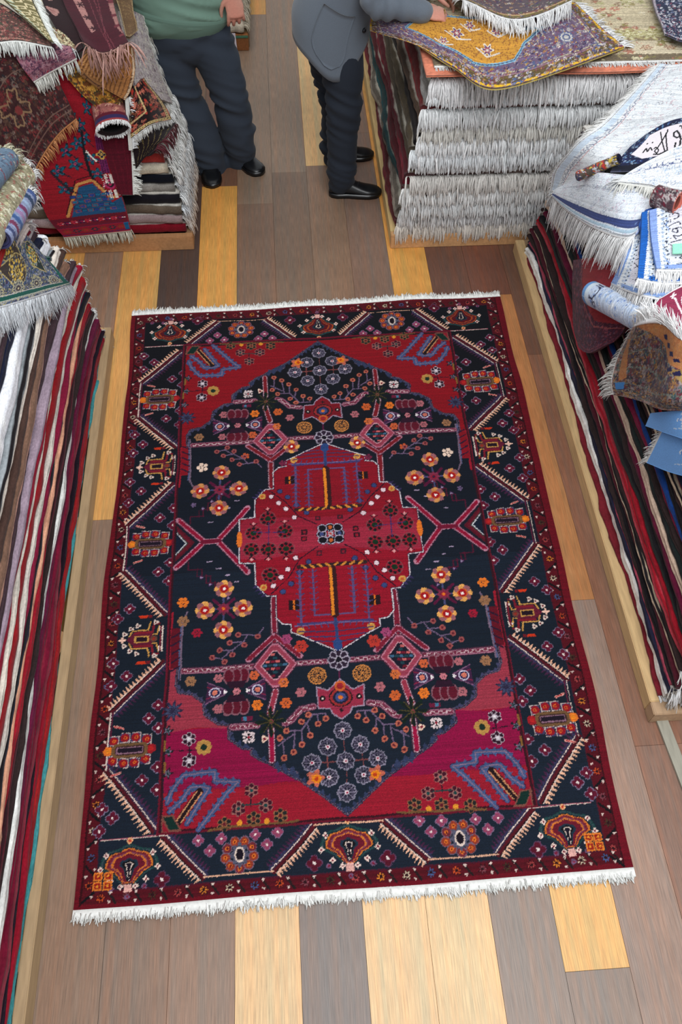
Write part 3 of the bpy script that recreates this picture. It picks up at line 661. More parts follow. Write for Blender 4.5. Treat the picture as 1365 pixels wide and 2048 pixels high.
    # ---- palmette crosses
    def pal():
        x,y=Q(5,820,482)
        for s in (-1,1):
            for k in (-1,0,1):
                cv.flower(x+k*30,y+s*66,22,0,[(126,80,92),(90,14,34)],rs=[1,.78],ry=34)
            cv.poly([(x-26,y+s*14),(x+26,y+s*14),(x+40,y+s*44),(x-40,y+s*44)],(40,14,34))
            cv.poly([(x+s*40,y-12),(x+s*110,y-46),(x+s*116,y+46),(x+s*40,y+12)],(58,28,60))
            for k in (-1,1): cv.line([(x+s*40,y+k*8),(x+s*112,y+k*44)],4,(120,80,110)); cv.line([(x+s*70,y+k*10),(x+s*112,y+k*24)],4,(130,30,60))
            cv.flower(x+s*82,y,22,0,[(190,180,200),(30,30,70),(200,110,90)],rs=[1,.78,.5]); cv.flower(x+s*44,y,9,3,[(230,220,220)],.2)
        cv.flower(x,y,22,6,[(20,10,20)],.2); sm(x,y,16,(190,110,120))
    S4(pal)
    # ---- branches with ball flowers
    def branch(pts,balls,c=(104,84,112),bc=(150,74,72)):
        def f():
            for L in pts: cv.line([Q(5,*p) for p in L],5,c)
            for b in balls: X,Y=Q(5,*b); cv.flower(X,Y,12,0,[bc,(90,20,36)],rs=[1,.45])
        return f
    S4(branch([[(965,150),(935,192),(885,185),(860,225),(790,228)],[(833,187),(885,187)],[(865,240),(860,225)],[(855,228),(800,268),(735,265)],[(802,290),(800,268)],[(790,270),(745,310),(695,303)],[(760,325),(745,310)]],
        [(935,195),(833,187),(865,240),(788,228),(802,290),(735,265),(695,303),(760,325)]))
    S4(branch([[(1200,606),(1292,600),(1292,620)],[(1250,655),(1250,606)],[(1225,604),(1165,690),(1085,697)],[(1165,645),(1190,655)],[(1210,715),(1195,655)],[(1165,765),(1165,690)],[(1130,694),(1120,805)],[(1120,715),(1040,770)],[(1070,835),(1065,755)],[(1050,733),(1080,740)]],
        [(1200,608),(1250,655),(1292,628),(1165,645),(1210,715),(1085,695),(1165,765),(1050,733),(1120,805),(1070,835)],bc=(176,92,72)))
    # ---- wheel cluster
    def wheels():
        a=Q(6,100,690)[1]; st=(Q(8,30,240)[1]-a)/4
        cv.line([(0,a),(0,a+4*st)],4,(120,60,60)); cv.line([(66,a+st),(66,a+3*st)],4,(120,60,60)); cv.line([(0,a+2*st),(120,a+2*st)],4,(120,60,60))
        for X,k in ((0,0),(0,2),(0,4),(62,1),(62,3),(122,2)):
            Y=a+k*st; cv.flower(X,Y,36,8,[(130,124,142),(24,24,40)],.06,rs=[1,.86])
            for j in range(8): t=j*PI/4; cv.line([(X,Y),(X+33*math.cos(t),Y+33*math.sin(t))],3,(120,112,132))
            cv.dots(X,Y,22,8,5.5,(66,60,80),.39); cv.flower(X,Y,8,0,[(220,200,206),(150,20,60)])
        X,Y=Q(6,275,902); cv.flower(X,Y,34,5,[(190,96,76),(220,120,40)],.2); cv.flower(X-6,Y+4,16,0,[(230,130,20),(190,60,20)])
    S4(wheels)
    # ---- small medallion
    def smed():
        P=QL(6,[(90,440),(125,462),(162,488),(214,462),(216,568),(160,575),(150,602),(90,637)]); P=[(0,P[0][1])]+P[1:-1]+[(0,P[-1][1])]
        top=cv.sy<0
        cv.poly([(0,(P[0][1]+P[-1][1])/2)]+P,(118,14,28) if top else (148,40,64)); cv.line(P,5,(150,130,150)); 
        X,Y=0,Q(6,90,530)[1]
        cv.flower(X,Y,46,0,[(26,16,22),(150,40,40),(26,26,50),(60,70,120),ORG],rs=[1,.88,.66,.46,.2],ry=40)
        cv.flower(70,Y,11,0,[(20,14,20),(220,200,190)],rs=[1,.4]); cv.flower(0,Y-46,22,0,[(190,90,40),(150,30,40)],rs=[1,.6]); cv.flower(0,Y+52,9,4,[(26,16,22)],.2)
    S4(smed)
    # ---- spandrel ornaments
    def comb():
        c1,c2=(62,80,122),(120,100,124)
        A=[[(490,262),(512,205),(570,125),(715,110),(715,157),(828,160),(775,215),(640,388)],[(500,305),(560,250),(600,187),(650,182),(690,190),(640,270),(585,360)]]
        for L in A:
            P=[Q(7,*p) for p in L]; cv.line(P,22,(70,14,50)); cv.line(P,17,c1)
            for a,b in zip(P[:-1],P[1:]):
                n=max(1,int(math.dist(a,b)/24))
                cv.teeth(a,b,19,n,c1,1); cv.teeth(a,b,19,n,c1,-1)
            cv.line(P,5,c2)
        cv.line([Q(7,545,352),Q(7,645,205)],26,(30,14,18)); cv.line([Q(7,537,345),Q(7,632,205)],5,(190,130,90)); cv.line([Q(7,556,356),Q(7,656,212)],5,(190,130,90))
        cv.poly([Q(7,463,322),Q(7,520,320),Q(7,560,395),Q(7,462,405)],(120,70,60)); cv.poly([Q(7,470,330),Q(7,515,328),Q(7,548,388),Q(7,500,392)],(8,40,34))
        cv.poly([Q(7,470,350),Q(7,500,400),Q(7,468,400)],(140,20,40))
    S4(comb)
    def dotfl(x,y,c=(26,12,26),o=(150,110,110),m=(16,60,60)):
        cv.dots(x,y,17,6,10,o,.52); cv.dots(x,y,17.5,6,7.4,c,.52); cv.flower(x,y,9,0,[o,m],rs=[1,.72])
    def sp2():
        for x,y in ((892,200),(832,288),(962,270)): dotfl(*Q(7,x,y),c=(60,10,30),o=(150,96,90))
        for x,y in ((765,362),(905,335),(1033,318)): dotfl(*Q(7,x,y),c=(26,30,30),o=(140,90,60),m=(90,14,30))
        cv.line([Q(7,690,392),Q(7,760,378),Q(7,1100,345),Q(7,1120,340)],7,(110,76,44)); cv.line([Q(7,892,240),Q(7,892,275)],5,(30,20,30)); cv.line([Q(7,850,272),Q(7,940,262)],5,(26,60,60))
        for x,y in ((838,355),(968,345)): cv.flower(*Q(7,x,y),10,0,[(216,140,40)])
        for x,y in ((572,735),(572,850)): dotfl(*Q(5,x,y),c=(40,10,30),o=(176,160,170),m=(220,210,214))
        cv.line([Q(5,572,770),Q(5,572,815)],4,(40,10,30)); cv.line([Q(5,500,795),Q(5,610,795)],4,(40,10,30))
        sm(*Q(5,648,780),32,(176,130,66),8); cv.flower(*Q(5,648,780),12,0,[(20,40,30)])
        cv.flower(*Q(5,490,587),42,9,[(40,34,60),(60,66,96),(40,34,60)],.25,rs=[1,.7,.4])
        for x,y in ((463,690),(463,800),(463,915)): cv.flower(*Q(5,x,y),22,5,[(30,20,30),(110,100,120),(20,50,50)],.3,rs=[1,.6,.35]); 
        for y in (745,860): cv.line([Q(5,448,y),Q(5,446,y+50)],8,(130,90,40))
    S4(sp2)
    # pile-lay shading painted into the navy as abrash-like bands, darker toward the far end
    nv=np.array(NAVY); m=np.all(np.abs(cv.C-nv)<.5,-1); yy=np.repeat(cv.y[:,None],cv.nx,1)+8*np.sin(cv.x[None]*.02)
    for y0,y1,c in ((0,560,(11,13,21)),(560,900,(12,16,26)),(900,1280,(13,20,32)),(1280,1560,(15,23,36)),(1560,1700,(18,28,42)),(1700,2300,(16,26,39)),(2300,3000,(19,29,43))): cv.C[m&(yy>=y0)&(yy<y1)]=c
    cv.C*=.88; cv.woven(7,k=1.1,warp=2.0)
    # ---- mesh
    nx,ny=cv.nx,cv.ny; X,Y=np.meshgrid(cv.x,cv.y); nz=Noise(3,20)
    P0=np.stack([X/1000,Y/1000,X*0],-1)
    ex=np.exp(-np.minimum(X,1900-X)/60.); ey=np.exp(-np.minimum(Y,2840-Y)/90.)
    Xd=X+nz(P0,1.1)*7*np.maximum(ex,.15); Yd=Y+nz(P0+9,1.3)*8*np.maximum(ey,.15)
    q=np.stack([Xd,Yd,np.ones_like(X)],-1)@HI.T; W=q[...,:2]/q[...,2:]
    z=.010+.0025*nz(P0,1.7)+.004*np.maximum(ex,ey)*np.maximum(nz(P0+4,2.2),0)
    z-=.002*np.exp(-np.minimum(np.minimum(X,1900-X),np.minimum(Y,2840-Y))/6.)
    z=np.maximum(z,.006)
    V=np.concatenate([W,z[...,None]],-1)
    root=empty('patterned_rug',(V[ny//2,nx//2,0],V[ny//2,nx//2,1],0),'large dark red and navy rug with a central medallion spread flat on the wood floor','rug')
    rim=np.concatenate([np.arange(nx),np.arange(1,ny)*nx+nx-1,(ny-1)*nx+np.arange(nx-2,-1,-1),np.arange(ny-2,0,-1)*nx])
    Vt=V.reshape(-1,3); low=Vt[rim].copy(); low[:,2]=.001; n0=len(Vt); k=len(rim)
    sk=np.stack([rim,np.arange(k)+n0,np.roll(np.arange(k),-1)+n0,np.roll(rim,-1)],-1)
    mk('pile_field',np.concatenate([Vt,low]),[gfaces(ny,nx,flip=True),sk],M_RUG,root,np.concatenate([cv.C.reshape(-1,3),np.tile(EDGE,(k,1))]))
    for e,s in ((V[0],1),(V[-1],-1)):
        d=np.tile([0,s,0.],(nx,1)); fringe('fringe',e,d,.037,1700,0.,.0052,(228,228,224),root,seed=5+s,zmin=.004,clump=.2,band=.027,jit=.18)
# ================================================================ floor
def build_floor():
    e=lambda k:-.063+.2065*k
    BR=[(112,88,72),(122,98,82),(104,80,66),(130,104,86),(116,94,80)]; YL=(216,162,92); LY=(222,188,140)
    r=random.Random(4); spec={  # column: list of (y_from, colour) upward
     -4:[(-1,(118,92,74)),(.2,(124,98,80)),(2.12,YL),(4.6,(100,76,60))],-3:[(-1,(120,96,80)),(1.0,(126,100,84)),(3.2,(74,57,50)),(5.2,(110,86,68))],
     -2:[(-1,(124,100,84)),(1.5,(110,84,70)),(2.9,(220,160,80)),(4.48,(112,78,60)),(6.1,(112,86,70))],-1:[(-1,LY),(1.9,(112,88,72)),(4.3,(124,102,84)),(6.57,(206,150,72))],
     0:[(-1,(112,98,90)),(1.9,(110,88,72)),(4.6,(126,104,86))],1:[(-1,LY),(1.4,(120,96,78)),(4.66,(224,186,128))],2:[(-1,(222,190,142)),(1.2,(116,92,78)),(5.0,(120,94,78))],
     3:[(-1,(126,108,96)),(2.6,(222,164,84)),(5.89,(118,88,70))],4:[(-1,(124,106,94)),(.30,(226,178,108)),(2.0,(98,68,56))],5:[(-1,(122,96,84)),(.1,(134,110,96)),(1.61,(186,128,80)),(3.45,(106,68,54))],
     6:[(-1,(124,92,76)),(1.0,(122,86,68)),(3.0,(104,74,60))],7:[(-1,(176,110,66)),(2.4,(120,86,70))],8:[(-1,(170,112,72)),(3,(110,84,70))]}
    for k in spec: spec[k]=[(y,tuple(min(235,q*k_) for q,k_ in zip(c,(1.14,1.16,1.18))) if c[0]<150 else c) for y,c in spec[k]]
    BR=[tuple(q*1.15 for q in c) for c in BR]
    V=[];F=[];C=[]
    for k in range(-14,18):
        s=spec.get(k) or sorted([(-1,BR[r.randint(0,4)])]+[(r.uniform(.5,8),(BR+[YL])[r.randint(0,5)]) for _ in range(3)])
        for i,(y0,c) in enumerate(s):
            y1=s[i+1][0] if i+1<len(s) else 9.5
            g=.0007; x0,x1=e(k)+g,e(k+1)-g; ya,yb=(y0-1.5 if i==0 else y0)+g,y1-g; o=len(V)
            V+=[(x0,ya,0),(x1,ya,0),(x1,yb,0),(x0,yb,0),(x0-g,ya-g,-.002),(x1+g,ya-g,-.002),(x1+g,yb+g,-.002),(x0-g,yb+g,-.002)]
            F+=[(o,o+1,o+2,o+3),(o+4,o+5,o+1,o),(o+5,o+6,o+2,o+1),(o+6,o+7,o+3,o+2),(o+7,o+4,o,o+3)]
            C+=[c]*4+[(40,28,22)]*4
    o=len(V); V+=[(-4,-3,-.0021),(4,-3,-.0021),(4,10,-.0021),(-4,10,-.0021)]; F+=[(o,o+1,o+2,o+3)]; C+=[(40,28,22)]*4
    fl=mk('floor',V,np.array(F),M_FLOOR,None,np.array(C),smooth=False); tag(fl,kind='structure')
# ================================================================ platforms
def platform(label,x0,x1,y0,y1,h,sides,front,cf=(196,152,104),cs=(178,158,128),t=.038,skew=0.):
    root=empty('wooden_platform',((x0+x1)/2,(y0+y1)/2,0),label,'platform')
    for s in sides:
        xa,xb=(x0,x0+t) if s=='l' else (x1-t,x1)
        board('side_board',(xa,y0+t if front else y0,0),(xb,y1,h),root,cs)
    if front: board('front_board',(x0,y0,0),(x1,y0+t,h),root,cf)
    board('back_board',(x0+t,y1-t,0),(x1-t,y1,h),root,cf)
    n=int((y1-y0)/.5)
    for i in range(n+1): board('cross_slat',(x0+t,y0+t+.05+i*(y1-y0-.25)/max(n,1),h-.02),(x1-t,y0+t+.14+i*(y1-y0-.25)/max(n,1),h-.001),root,(170,130,90))
    return root
# ================================================================ long piles beside the rug
COLN=lambda c:('white' if min(c)>190 else 'black' if max(c)<55 else 'cream' if c[0]>170 and c[1]>150 else 'navy' if c[2]>c[0]+12 and c[0]<70 else 'blue' if c[2]>c[0]+20 else
  'peach' if c[0]>165 and c[1]>110 else 'rose pink' if c[0]>130 and c[1]>50 else 'bright red' if c[0]>150 else 'grey' if max(c)-min(c)<22 else 'crimson' if c[0]>110 else 'maroon' if c[0]>c[1]+22 else 'dark brown')
_used={}
def stack_label(c,i,n,where,extra=''):
    hgt='bottom' if i==0 else 'topmost' if i==n-1 else 'low' if i<n*.3 else 'middle' if i<n*.65 else 'upper'
    base=f'{COLN(c)} folded rug {where}, {hgt} in the pile{extra}'
    return base
def unique_labels(objs,where,anchor):
    pass
def pile(where,group,y0,y1,face,back,zb,layers,seed,endfr,above=None,ends=None,wavy=.05,taper=None):
    """layers: list of (thickness m, colour, second colour or None)"""
    na=13; r=np.random.RandomState(seed); z=np.full(na,zb); n=len(layers); prev=None; out=[]
    tot=sum(l[0] for l in layers); nq=Noise(seed,12); com=.014*nq(np.stack([np.arange(na)*.16,np.zeros(na),np.zeros(na)],-1))
    for i,l in enumerate(layers):
        t,c=l[0],l[1]; c2=l[2] if len(l)>2 else None
        k=crm(np.clip(1+r.normal(size=5)*wavy*2.6,.45,1.7),na,0); th=t*k; z1=z+th
        # keep the pile height honest
        goal=zb+sum(q[0] for q in layers[:i+1]); z1=goal+com*(goal-zb)/tot+t*.16*nq(np.stack([np.arange(na)*.45,np.full(na,i*1.),np.zeros(na)],-1)); z1=np.maximum(z1,z+.004)
        gz=zb+sum(q[0] for q in layers[:i+1]); yy0=y0+r.uniform(0,.05); yy1=y1-r.uniform(0,.07)-(taper(gz) if taper else 0)
        cn=COLN(c)+(' and '+COLN(c2) if c2 is not None and COLN(c2)!=COLN(c) else '')
        nxt=COLN(layers[i+1][1]) if i+1<n else None
        lo=('above the '+prev+' one') if prev else 'lowest of all'
        for form in (f'{cn} folded rug in the {where}, {lo}',f'{cn} folded rug in the {where}, {lo}, under a {nxt}',*[f'{h} {cn} folded rug in the {where}, {lo}, under a {nxt}' for h in ('low','lowish','middle','upper','highest')]):
            if len(form.split())<=16 and form not in _used and (nxt or 'under' not in form): break
        lab=form; _used[lab]=1
        prev=COLN(c)
        fr=[]
        for e in endfr:
            if r.rand()<e.get('p',1): fr.append({**e,'col':[(214,214,210),(190,184,176),(226,226,226)][r.randint(3)]})
        o=slab('folded_rug',lab,group,'y',yy0,yy1,lambda t_,z_,c0=goal-t/2,ii=i:face(t_,c0),back,z,z1,c,seed*50+i,cmid=c2,fringes=fr,wav=.010,droop=(ends or (0,0)))
        z=z1; out.append(o)
    return z
def build_piles():
    W=(226,224,218);M=(98,18,36);DB=(46,34,34);BK=(26,22,26);RS=(152,62,80);CR=(204,184,158);RD=(146,22,36);GN=(30,38,38);BL=(24,62,130);NV=(24,28,50);PK=(200,120,120);LM=(70,24,40);MG=(120,30,60)
    # right long pile
    platform('long wooden platform under the rug pile right of the centre rug',1.248,2.4,1.085,3.80,.075,'lr',True,cf=(170,140,110),cs=(200,168,122),t=.05)
    L=[(.012,(112,30,40)),(.054,W,(238,236,232)),(.034,(34,34,58)),(.010,RS),(.016,DB),(.014,BK),(.022,(72,22,34)),(.022,CR,BK),(.014,DB),(.034,(176,60,72),RD),(.022,RD),(.036,GN,BK),(.020,DB),(.024,(90,18,46)),(.034,(196,170,150)),(.030,BK,GN),(.022,DB),(.024,MG),(.028,BL),
       (.026,BK),(.022,(60,40,40)),(.018,CR,BK),(.022,(110,18,40)),(.018,NV),(.026,RD,(180,60,60)),(.024,BK),(.022,(92,20,44)),(.022,NV),(.020,(180,50,60)),(.026,CR,DB),(.024,BK),(.026,(104,22,40)),(.026,GN),(.024,(50,40,50)),(.026,(190,186,180))]
    pile('right pile','folded rugs stacked on the right platform',1.12,3.76,lambda t,z:1.274+.10*z-.006*np.exp(-((1-t)/.06)),2.36,.077,L,31,
        [dict(end=0,len=.06,droop=.8,ext=.22,p=.55,dens=330),dict(end=1,len=.05,droop=.6,ext=.12,p=.5,dens=300)],ends=(0,.03),taper=lambda z:.28*max(0,z-.1))
    # left long pile
    platform('long wooden platform under the rug pile left of the centre rug',-2.1,-.878,-.75,3.22,.085,'lr',True,cf=(196,160,116),cs=(166,140,106))
    L=[(.010,(60,132,136)),(.030,(138,26,30)),(.024,(130,16,34)),(.014,(28,16,28)),(.050,(134,40,58),(104,16,40)),(.030,(110,16,44)),(.022,(90,20,50)),(.034,(204,204,200),(214,214,210)),(.014,DB),(.032,(84,20,34),(50,24,30)),(.026,(140,22,36)),(.020,(206,150,122)),(.030,NV,BK),(.016,(120,20,50)),(.024,(198,190,180)),
       (.062,(140,22,30)),(.018,(200,192,180)),(.030,(136,18,44)),(.026,(150,132,146)),(.020,(60,44,50)),(.044,(200,150,130),(120,90,74)),(.026,(70,50,44)),(.036,(226,216,204)),(.026,(150,156,160),BK),(.080,(230,232,238),(236,238,244)),
       (.036,NV),(.024,(60,44,50)),(.030,(150,140,142)),(.026,(104,18,36)),(.030,(190,176,170)),(.032,(214,204,192)),(.030,(160,30,30)),(.026,BK),(.026,(180,160,150)),(.026,RD),(.026,(104,24,38))]
    pile('left pile','folded rugs stacked on the left platform',-.70,3.17,lambda t,z:-.912-.05*z-.16*max(0,z-.6)+.018*np.exp(-((1-t)/.05)),-2.05,.087,L,57,
        [dict(end=1,len=.06,droop=.7,ext=.25,p=.95,dens=330,wild=.3)],ends=(0,.045),wavy=.05,taper=lambda z:.55*max(0,z-.55))
    # rear right pile with fringed fronts
    platform('wooden platform under the white fringed rug pile on the right',.575,2.5,3.857,6.0,.085,'lr',True,cf=(196,150,104),cs=(206,178,124))
    LR_=[((120,30,40),(190,182,172),'maroon'),((150,140,128),(196,196,196),'grey'),((30,84,92),(204,206,206),'teal'),((110,18,34),(208,208,206),'dark red'),((120,26,44),(196,192,186),'crimson'),((96,84,66),(206,208,208),'olive'),
         ((112,98,74),(216,220,224),'tan'),((26,20,22),(220,222,224),'black'),((104,80,62),(206,204,196),'brown'),((142,30,34),(212,214,214),'red'),((150,148,146),(214,218,220),'grey white'),((70,66,62),(222,226,230),'charcoal')]
    z=.088; n=len(LR_); r=np.random.RandomState(8)
    for i,(c,fc,nm) in enumerate(LR_):
        t=.0705; lx=.592+.115*(i/(n-1))**1.1
        zz=[z+r.uniform(-.002,.002) for _ in range(4)]; z1=[z+t*.97+r.uniform(-.002,.002) for _ in range(4)]
        pos='bottom layer' if i==0 else ['','second','third','fourth','fifth','sixth','seventh','eighth','ninth','tenth','eleventh','twelfth'][i]+' layer from below'
        yo=3.90+r.uniform(-.012,.012)+(.02 if i==n-1 else 0)
        slab('fringed_rug',f'{nm} edged rug with pale fringe, {pos} in rear right pile','white fringed rugs in the rear right pile','y',yo,5.9,lambda t_,z_,lx=lx:lx+.01*np.sin(t_*9+z_*30),2.45,zz,z1,c,900+i,
            cmid=tuple(np.array(c)*.55+np.array((60,52,46))*.3),fringes=[dict(end=0,len=(.05 if i in (5,10) else .095) if i!=n-1 else .12,droop=1.0,ext=1.25,dens=900,w=.0075,col=tuple(min(248,q+26) for q in fc),clump=.8,wild=.30,jit=.8,nseg=5,cvar=10)],topc=(196,190,176),na=70)
        z+=t
    # rear left pile, fringed on its right side
    platform('wooden platform under the tribal rugs at the rear left',-2.2,-.503,3.905,4.62,.085,'lr',True,cf=(170,124,84),cs=(150,116,84))
    LL=[((116,14,30),(206,196,186),'maroon'),((150,130,130),(206,200,196),'lilac floral'),((96,84,72),(200,204,208),'black bordered'),((24,22,28),(220,222,222),'sooty'),((150,146,140),(212,214,216),'silver grey'),((14,16,26),(222,222,220),'navy'),((206,196,176),(226,226,222),'cream'),((176,60,56),(224,224,222),'coral red'),((196,186,170),(216,214,206),'ivory'),((70,20,30),(214,206,200),'wine'),((180,168,150),(216,214,208),'sand'),((40,34,40),(214,214,214),'charcoal'),((170,160,150),(222,222,218),'stone'),((150,60,50),(214,210,200),'brick red'),((190,182,170),(224,224,220),'oatmeal'),((120,110,110),(220,220,216),'ash grey')]
    LL0=[((110,14,30),(206,196,186),'maroon'),((176,170,166),(206,200,196),'grey floral'),((30,26,34),(200,204,208),'black bordered'),((150,150,146),(220,222,222),'silver grey'),((14,16,28),(212,214,216),'navy'),((206,190,168),(226,226,222),'cream'),((170,50,52),(226,226,224),'coral red'),((196,186,176),(216,214,206),'ivory'),((150,40,40),(224,224,220),'brick red'),((180,168,160),(214,214,214),'stone')]
    z=.088
    for i,(c,fc,nm) in enumerate(LL):
        t=.055; rx=-.545-.20*max(0,(i-3)/13)**1.1+r.uniform(-.012,.012)
        zz=[z+r.uniform(-.002,.002) for _ in range(4)]; z1=[z+t*.96+r.uniform(-.002,.002) for _ in range(4)]
        slab('fringed_rug',f'{nm} folded rug with side fringe, {["lowest","second lowest","third","fourth","fifth","sixth","seventh","eighth","ninth","tenth","eleventh","twelfth","thirteenth","fourteenth","fifteenth","topmost"][i]} in the rear left pile','fringed rugs in the rear left pile','x',-2.1,rx,
            lambda t_,z_,yo=3.93+r.uniform(-.01,.02)+i*.0075:yo+.0*t_,4.6,zz,z1,c,1200+i,
            fringes=[dict(end=1,len=.080,droop=1.1,ext=.62,dens=520,w=.007,col=tuple(min(246,q_+14) for q_ in fc),clump=.9,wild=.3,jit=.7,nseg=5,cvar=10)],topc=(206,200,190),na=60)
        z+=t
# ================================================================ rugs thrown over the piles
def roll(name,label,p0,p1,r,canvas,endc,seed=0,sq=1.,fr=None,hole=.45,cat='rug'):
    """a rolled-up rug: wound wall with an open core, pattern outside"""
    p0=np.array(p0,float);p1=np.array(p1,float); ax=p1-p0; L=np.linalg.norm(ax); ax/=L
    up=np.array([0,0,1.]); up=up-ax*(up@ax); up/=np.linalg.norm(up); sd=np.cross(ax,up)
    cv=canvas(2*PI*r*1000,L*1000,4.); nu,nv=cv.nx,cv.ny; th=np.linspace(0,2*PI,nu); nz=Noise(seed,8)
    t=np.linspace(0,1,nv)[:,None]; rr=r*(1+.05*np.sin(th*2+seed))[None]*(1+.04*nz(np.stack([t[:,0]*2,t[:,0]*0,t[:,0]*0],-1)))[:,None]
    S=p0+(ax*L)*t[...,None]+up*(rr*np.sin(th)*sq)[...,None]+sd*(rr*np.cos(th))[...,None]
    rings=[S]; C=[cv.C]
    def cap(i,sgn):
        c=p0 if i==0 else p1; out=[]
        for k,(f,dp) in enumerate(((.92,.004),(.8,.0),(.76,-.004),(.7,.001),(.62,-.002),(hole,-.004),(hole*.9,-.05))):
            out.append(c+(S[i]-c-(0))*f+ax*sgn*dp)
        return np.array(out)
    c0=cap(0,-1)[::-1]; c1=cap(-1,1)
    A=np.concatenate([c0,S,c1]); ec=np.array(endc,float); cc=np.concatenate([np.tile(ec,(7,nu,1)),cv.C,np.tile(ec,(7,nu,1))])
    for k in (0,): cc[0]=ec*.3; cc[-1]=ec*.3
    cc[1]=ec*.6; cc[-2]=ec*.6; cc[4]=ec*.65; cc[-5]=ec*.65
    V=A.reshape(-1,3); c=V.mean(0); c[2]=V[:,2].min(); root=empty(name,c,label,cat)
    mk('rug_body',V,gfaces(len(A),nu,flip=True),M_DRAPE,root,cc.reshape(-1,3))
    if fr:
        for e in (fr if isinstance(fr,list) else [fr]):
            E=S[0 if e['i']==0 else -1][::1]; D=np.tile(ax*(-1 if e['i']==0 else 1),(nu,1))
            fringe('fringe',E,D,e['len'],int(2*PI*r*e.get('dens',420)),e.get('droop',.5),.004,e.get('col',(224,224,222)),root,seed=seed,clump=.6,jit=.4,wild=.1)
    return root
def PX(planes,off,rows): return [[hull(x,y,planes,off+(z[0] if z else 0)) for (x,y,*z) in r] for r in rows]
def PZ(z,rows): return [[at(x,y,(z if len(q)==0 else q[0])) for (x,y,*q) in r] for r in rows]
def scripted(base,edge,text,seed=0,lines=((.5,40),),orn=None,bands=(),n=160,side='v'):
    def f(w,h,c):
        cv=Cv(w,h,c,base); r=np.random.RandomState(seed+3)
        for i in range(n):
            x,y=r.uniform(0,w),r.uniform(0,h); R=r.uniform(6,15); a=orn[r.randint(len(orn))] if orn else edge
            if r.rand()<.5: cv.flower(x,y,R,r.randint(4,8),[a,base],.25,rs=[1,.72])
            else: cv.line([(x+R*1.4*math.cos(q+x)*(1-q/7),y+R*1.4*math.sin(q+x)*(1-q/7)) for q in np.linspace(0,4,7)],c*.8,a)
        for (p,wd,cc) in bands:
            if side=='v': cv.band(0,h*p if p<=1 else h-p,w,(h*p if p<=1 else h-p)+wd,cc)
            else: cv.band(p if p>=0 else w+p,0,(p if p>=0 else w+p)+wd,h,cc)
        for (p,hh) in lines:
            if side=='v': script_line(cv,(10,h*p),(1,0),w-20,hh,text,seed+int(p*100))
            else: script_line(cv,(p if p>=0 else w+p,h-10),(0,-1),h-20,hh,text,seed+int(p))
        return cv.woven(seed,k=.5,warp=1)
    return f
WH=(228,228,226)
def tribal_red(w,h,c):
    cv=Cv(w,h,c,(142,20,34)); X=lambda a:a*w; Y=lambda b:b*h; r=np.random.RandomState(3)
    cv.band(0,Y(.80),w,h,(96,18,36)); cv.band(0,Y(.90),w,h,(130,20,40))
    cv.poly([(X(.28),Y(.80)),(X(.50),Y(.60)),(X(.68),Y(.585)),(X(.86),Y(.715)),(X(1),Y(.68)),(X(1),Y(.80))],(30,74,112))
    cv.line([(X(.24),Y(.79)),(X(.49),Y(.585)),(X(.69),Y(.565)),(X(.86),Y(.69)),(X(1),Y(.655))],13,(190,134,74)); cv.line([(X(.24),Y(.77)),(X(.48),Y(.56)),(X(.69),Y(.54)),(X(.86),Y(.665)),(X(1),Y(.63))],5,(60,10,20))
    for i in range(7):
        for j in range(4):
            x,y=X(.40+i*.075),Y(.655+j*.034)
            cv.band(x-13,y-9,x+13,y+9,(120,70,80) if (i+j)%2 else (20,50,90)); cv.band(x-9,y-6,x+9,y+6,(22,96,130) if (i+j)%3 else (40,60,130))
    for i,(a,b) in enumerate(((.34,.60),(.66,.12),(.72,.18),(.60,.27),(.55,.36),(.74,.44),(.52,.47),(.78,.53),(.40,.40),(.30,.50),(.62,.05),(.66,.33),(.45,.25))):
        cv.flower(X(a),Y(b),34,5,[(20,40,50),(18,92,112),(26,50,80),(190,60,90)],.3,ph=i,rs=[1,.82,.5,.25]); cv.line([(X(a),Y(b)),(X(a)+46,Y(b)+36)],5,(24,26,40))
    cv.line([(X(.62),Y(.30)),(X(.70),Y(.56))],12,(24,22,30)); cv.line([(X(.68),Y(.40)),(X(.80),Y(.455))],8,(220,216,206)); cv.line([(X(.20),Y(.50)),(X(.42),Y(.62))],10,(40,30,40))
    for y0 in (.30,.44):
        cv.band(X(.83),Y(y0),X(.95),Y(y0+.09),(104,30,82)); 
        for k in (.855,.89,.925): cv.line([(X(k),Y(y0)),(X(k),Y(y0+.09))],3,(50,14,40))
    cv.flower(X(.89),Y(.415),26,4,[(200,160,80),(24,30,60),(200,160,80)],.2,rs=[1,.7,.3]); cv.flower(X(.90),Y(.60),28,4,[(170,40,90),(30,24,34),(170,40,80)],.1,rs=[1,.6,.3])
    for y0 in (.54,.635):
        for k in (.865,.885,.925,.945): cv.line([(X(k),Y(y0)),(X(k),Y(y0+.05))],5.5,(222,214,206))
    for y in np.arange(.56,.68,.012): cv.line([(X(.81),Y(y)),(X(.825),Y(y))],3,(220,214,206)); cv.line([(X(.975),Y(y)),(X(.99),Y(y))],3,(220,214,206))
    for k in range(10): cv.flower(X(.1+k*.09),Y(.85),18,6,[(60,14,50) if k%2 else (170,40,50),(140,20,60)],.2); cv.flower(X(.14+k*.09),Y(.85),8,2,[(226,200,200)],.4)
    for k in range(7): cv.flower(X(.1+k*.13),Y(.945),20,6,[(20,40,50) if k%2 else (120,50,30),(150,20,40)],.2)
    cv.band(X(.93),Y(.905),X(1),Y(.98),(16,80,120)); cv.line([(0,Y(.90)),(w,Y(.90))],4,(60,30,70)); cv.line([(0,Y(.985)),(w,Y(.985))],5,(50,34,80))
    return cv.woven(4,k=.8)
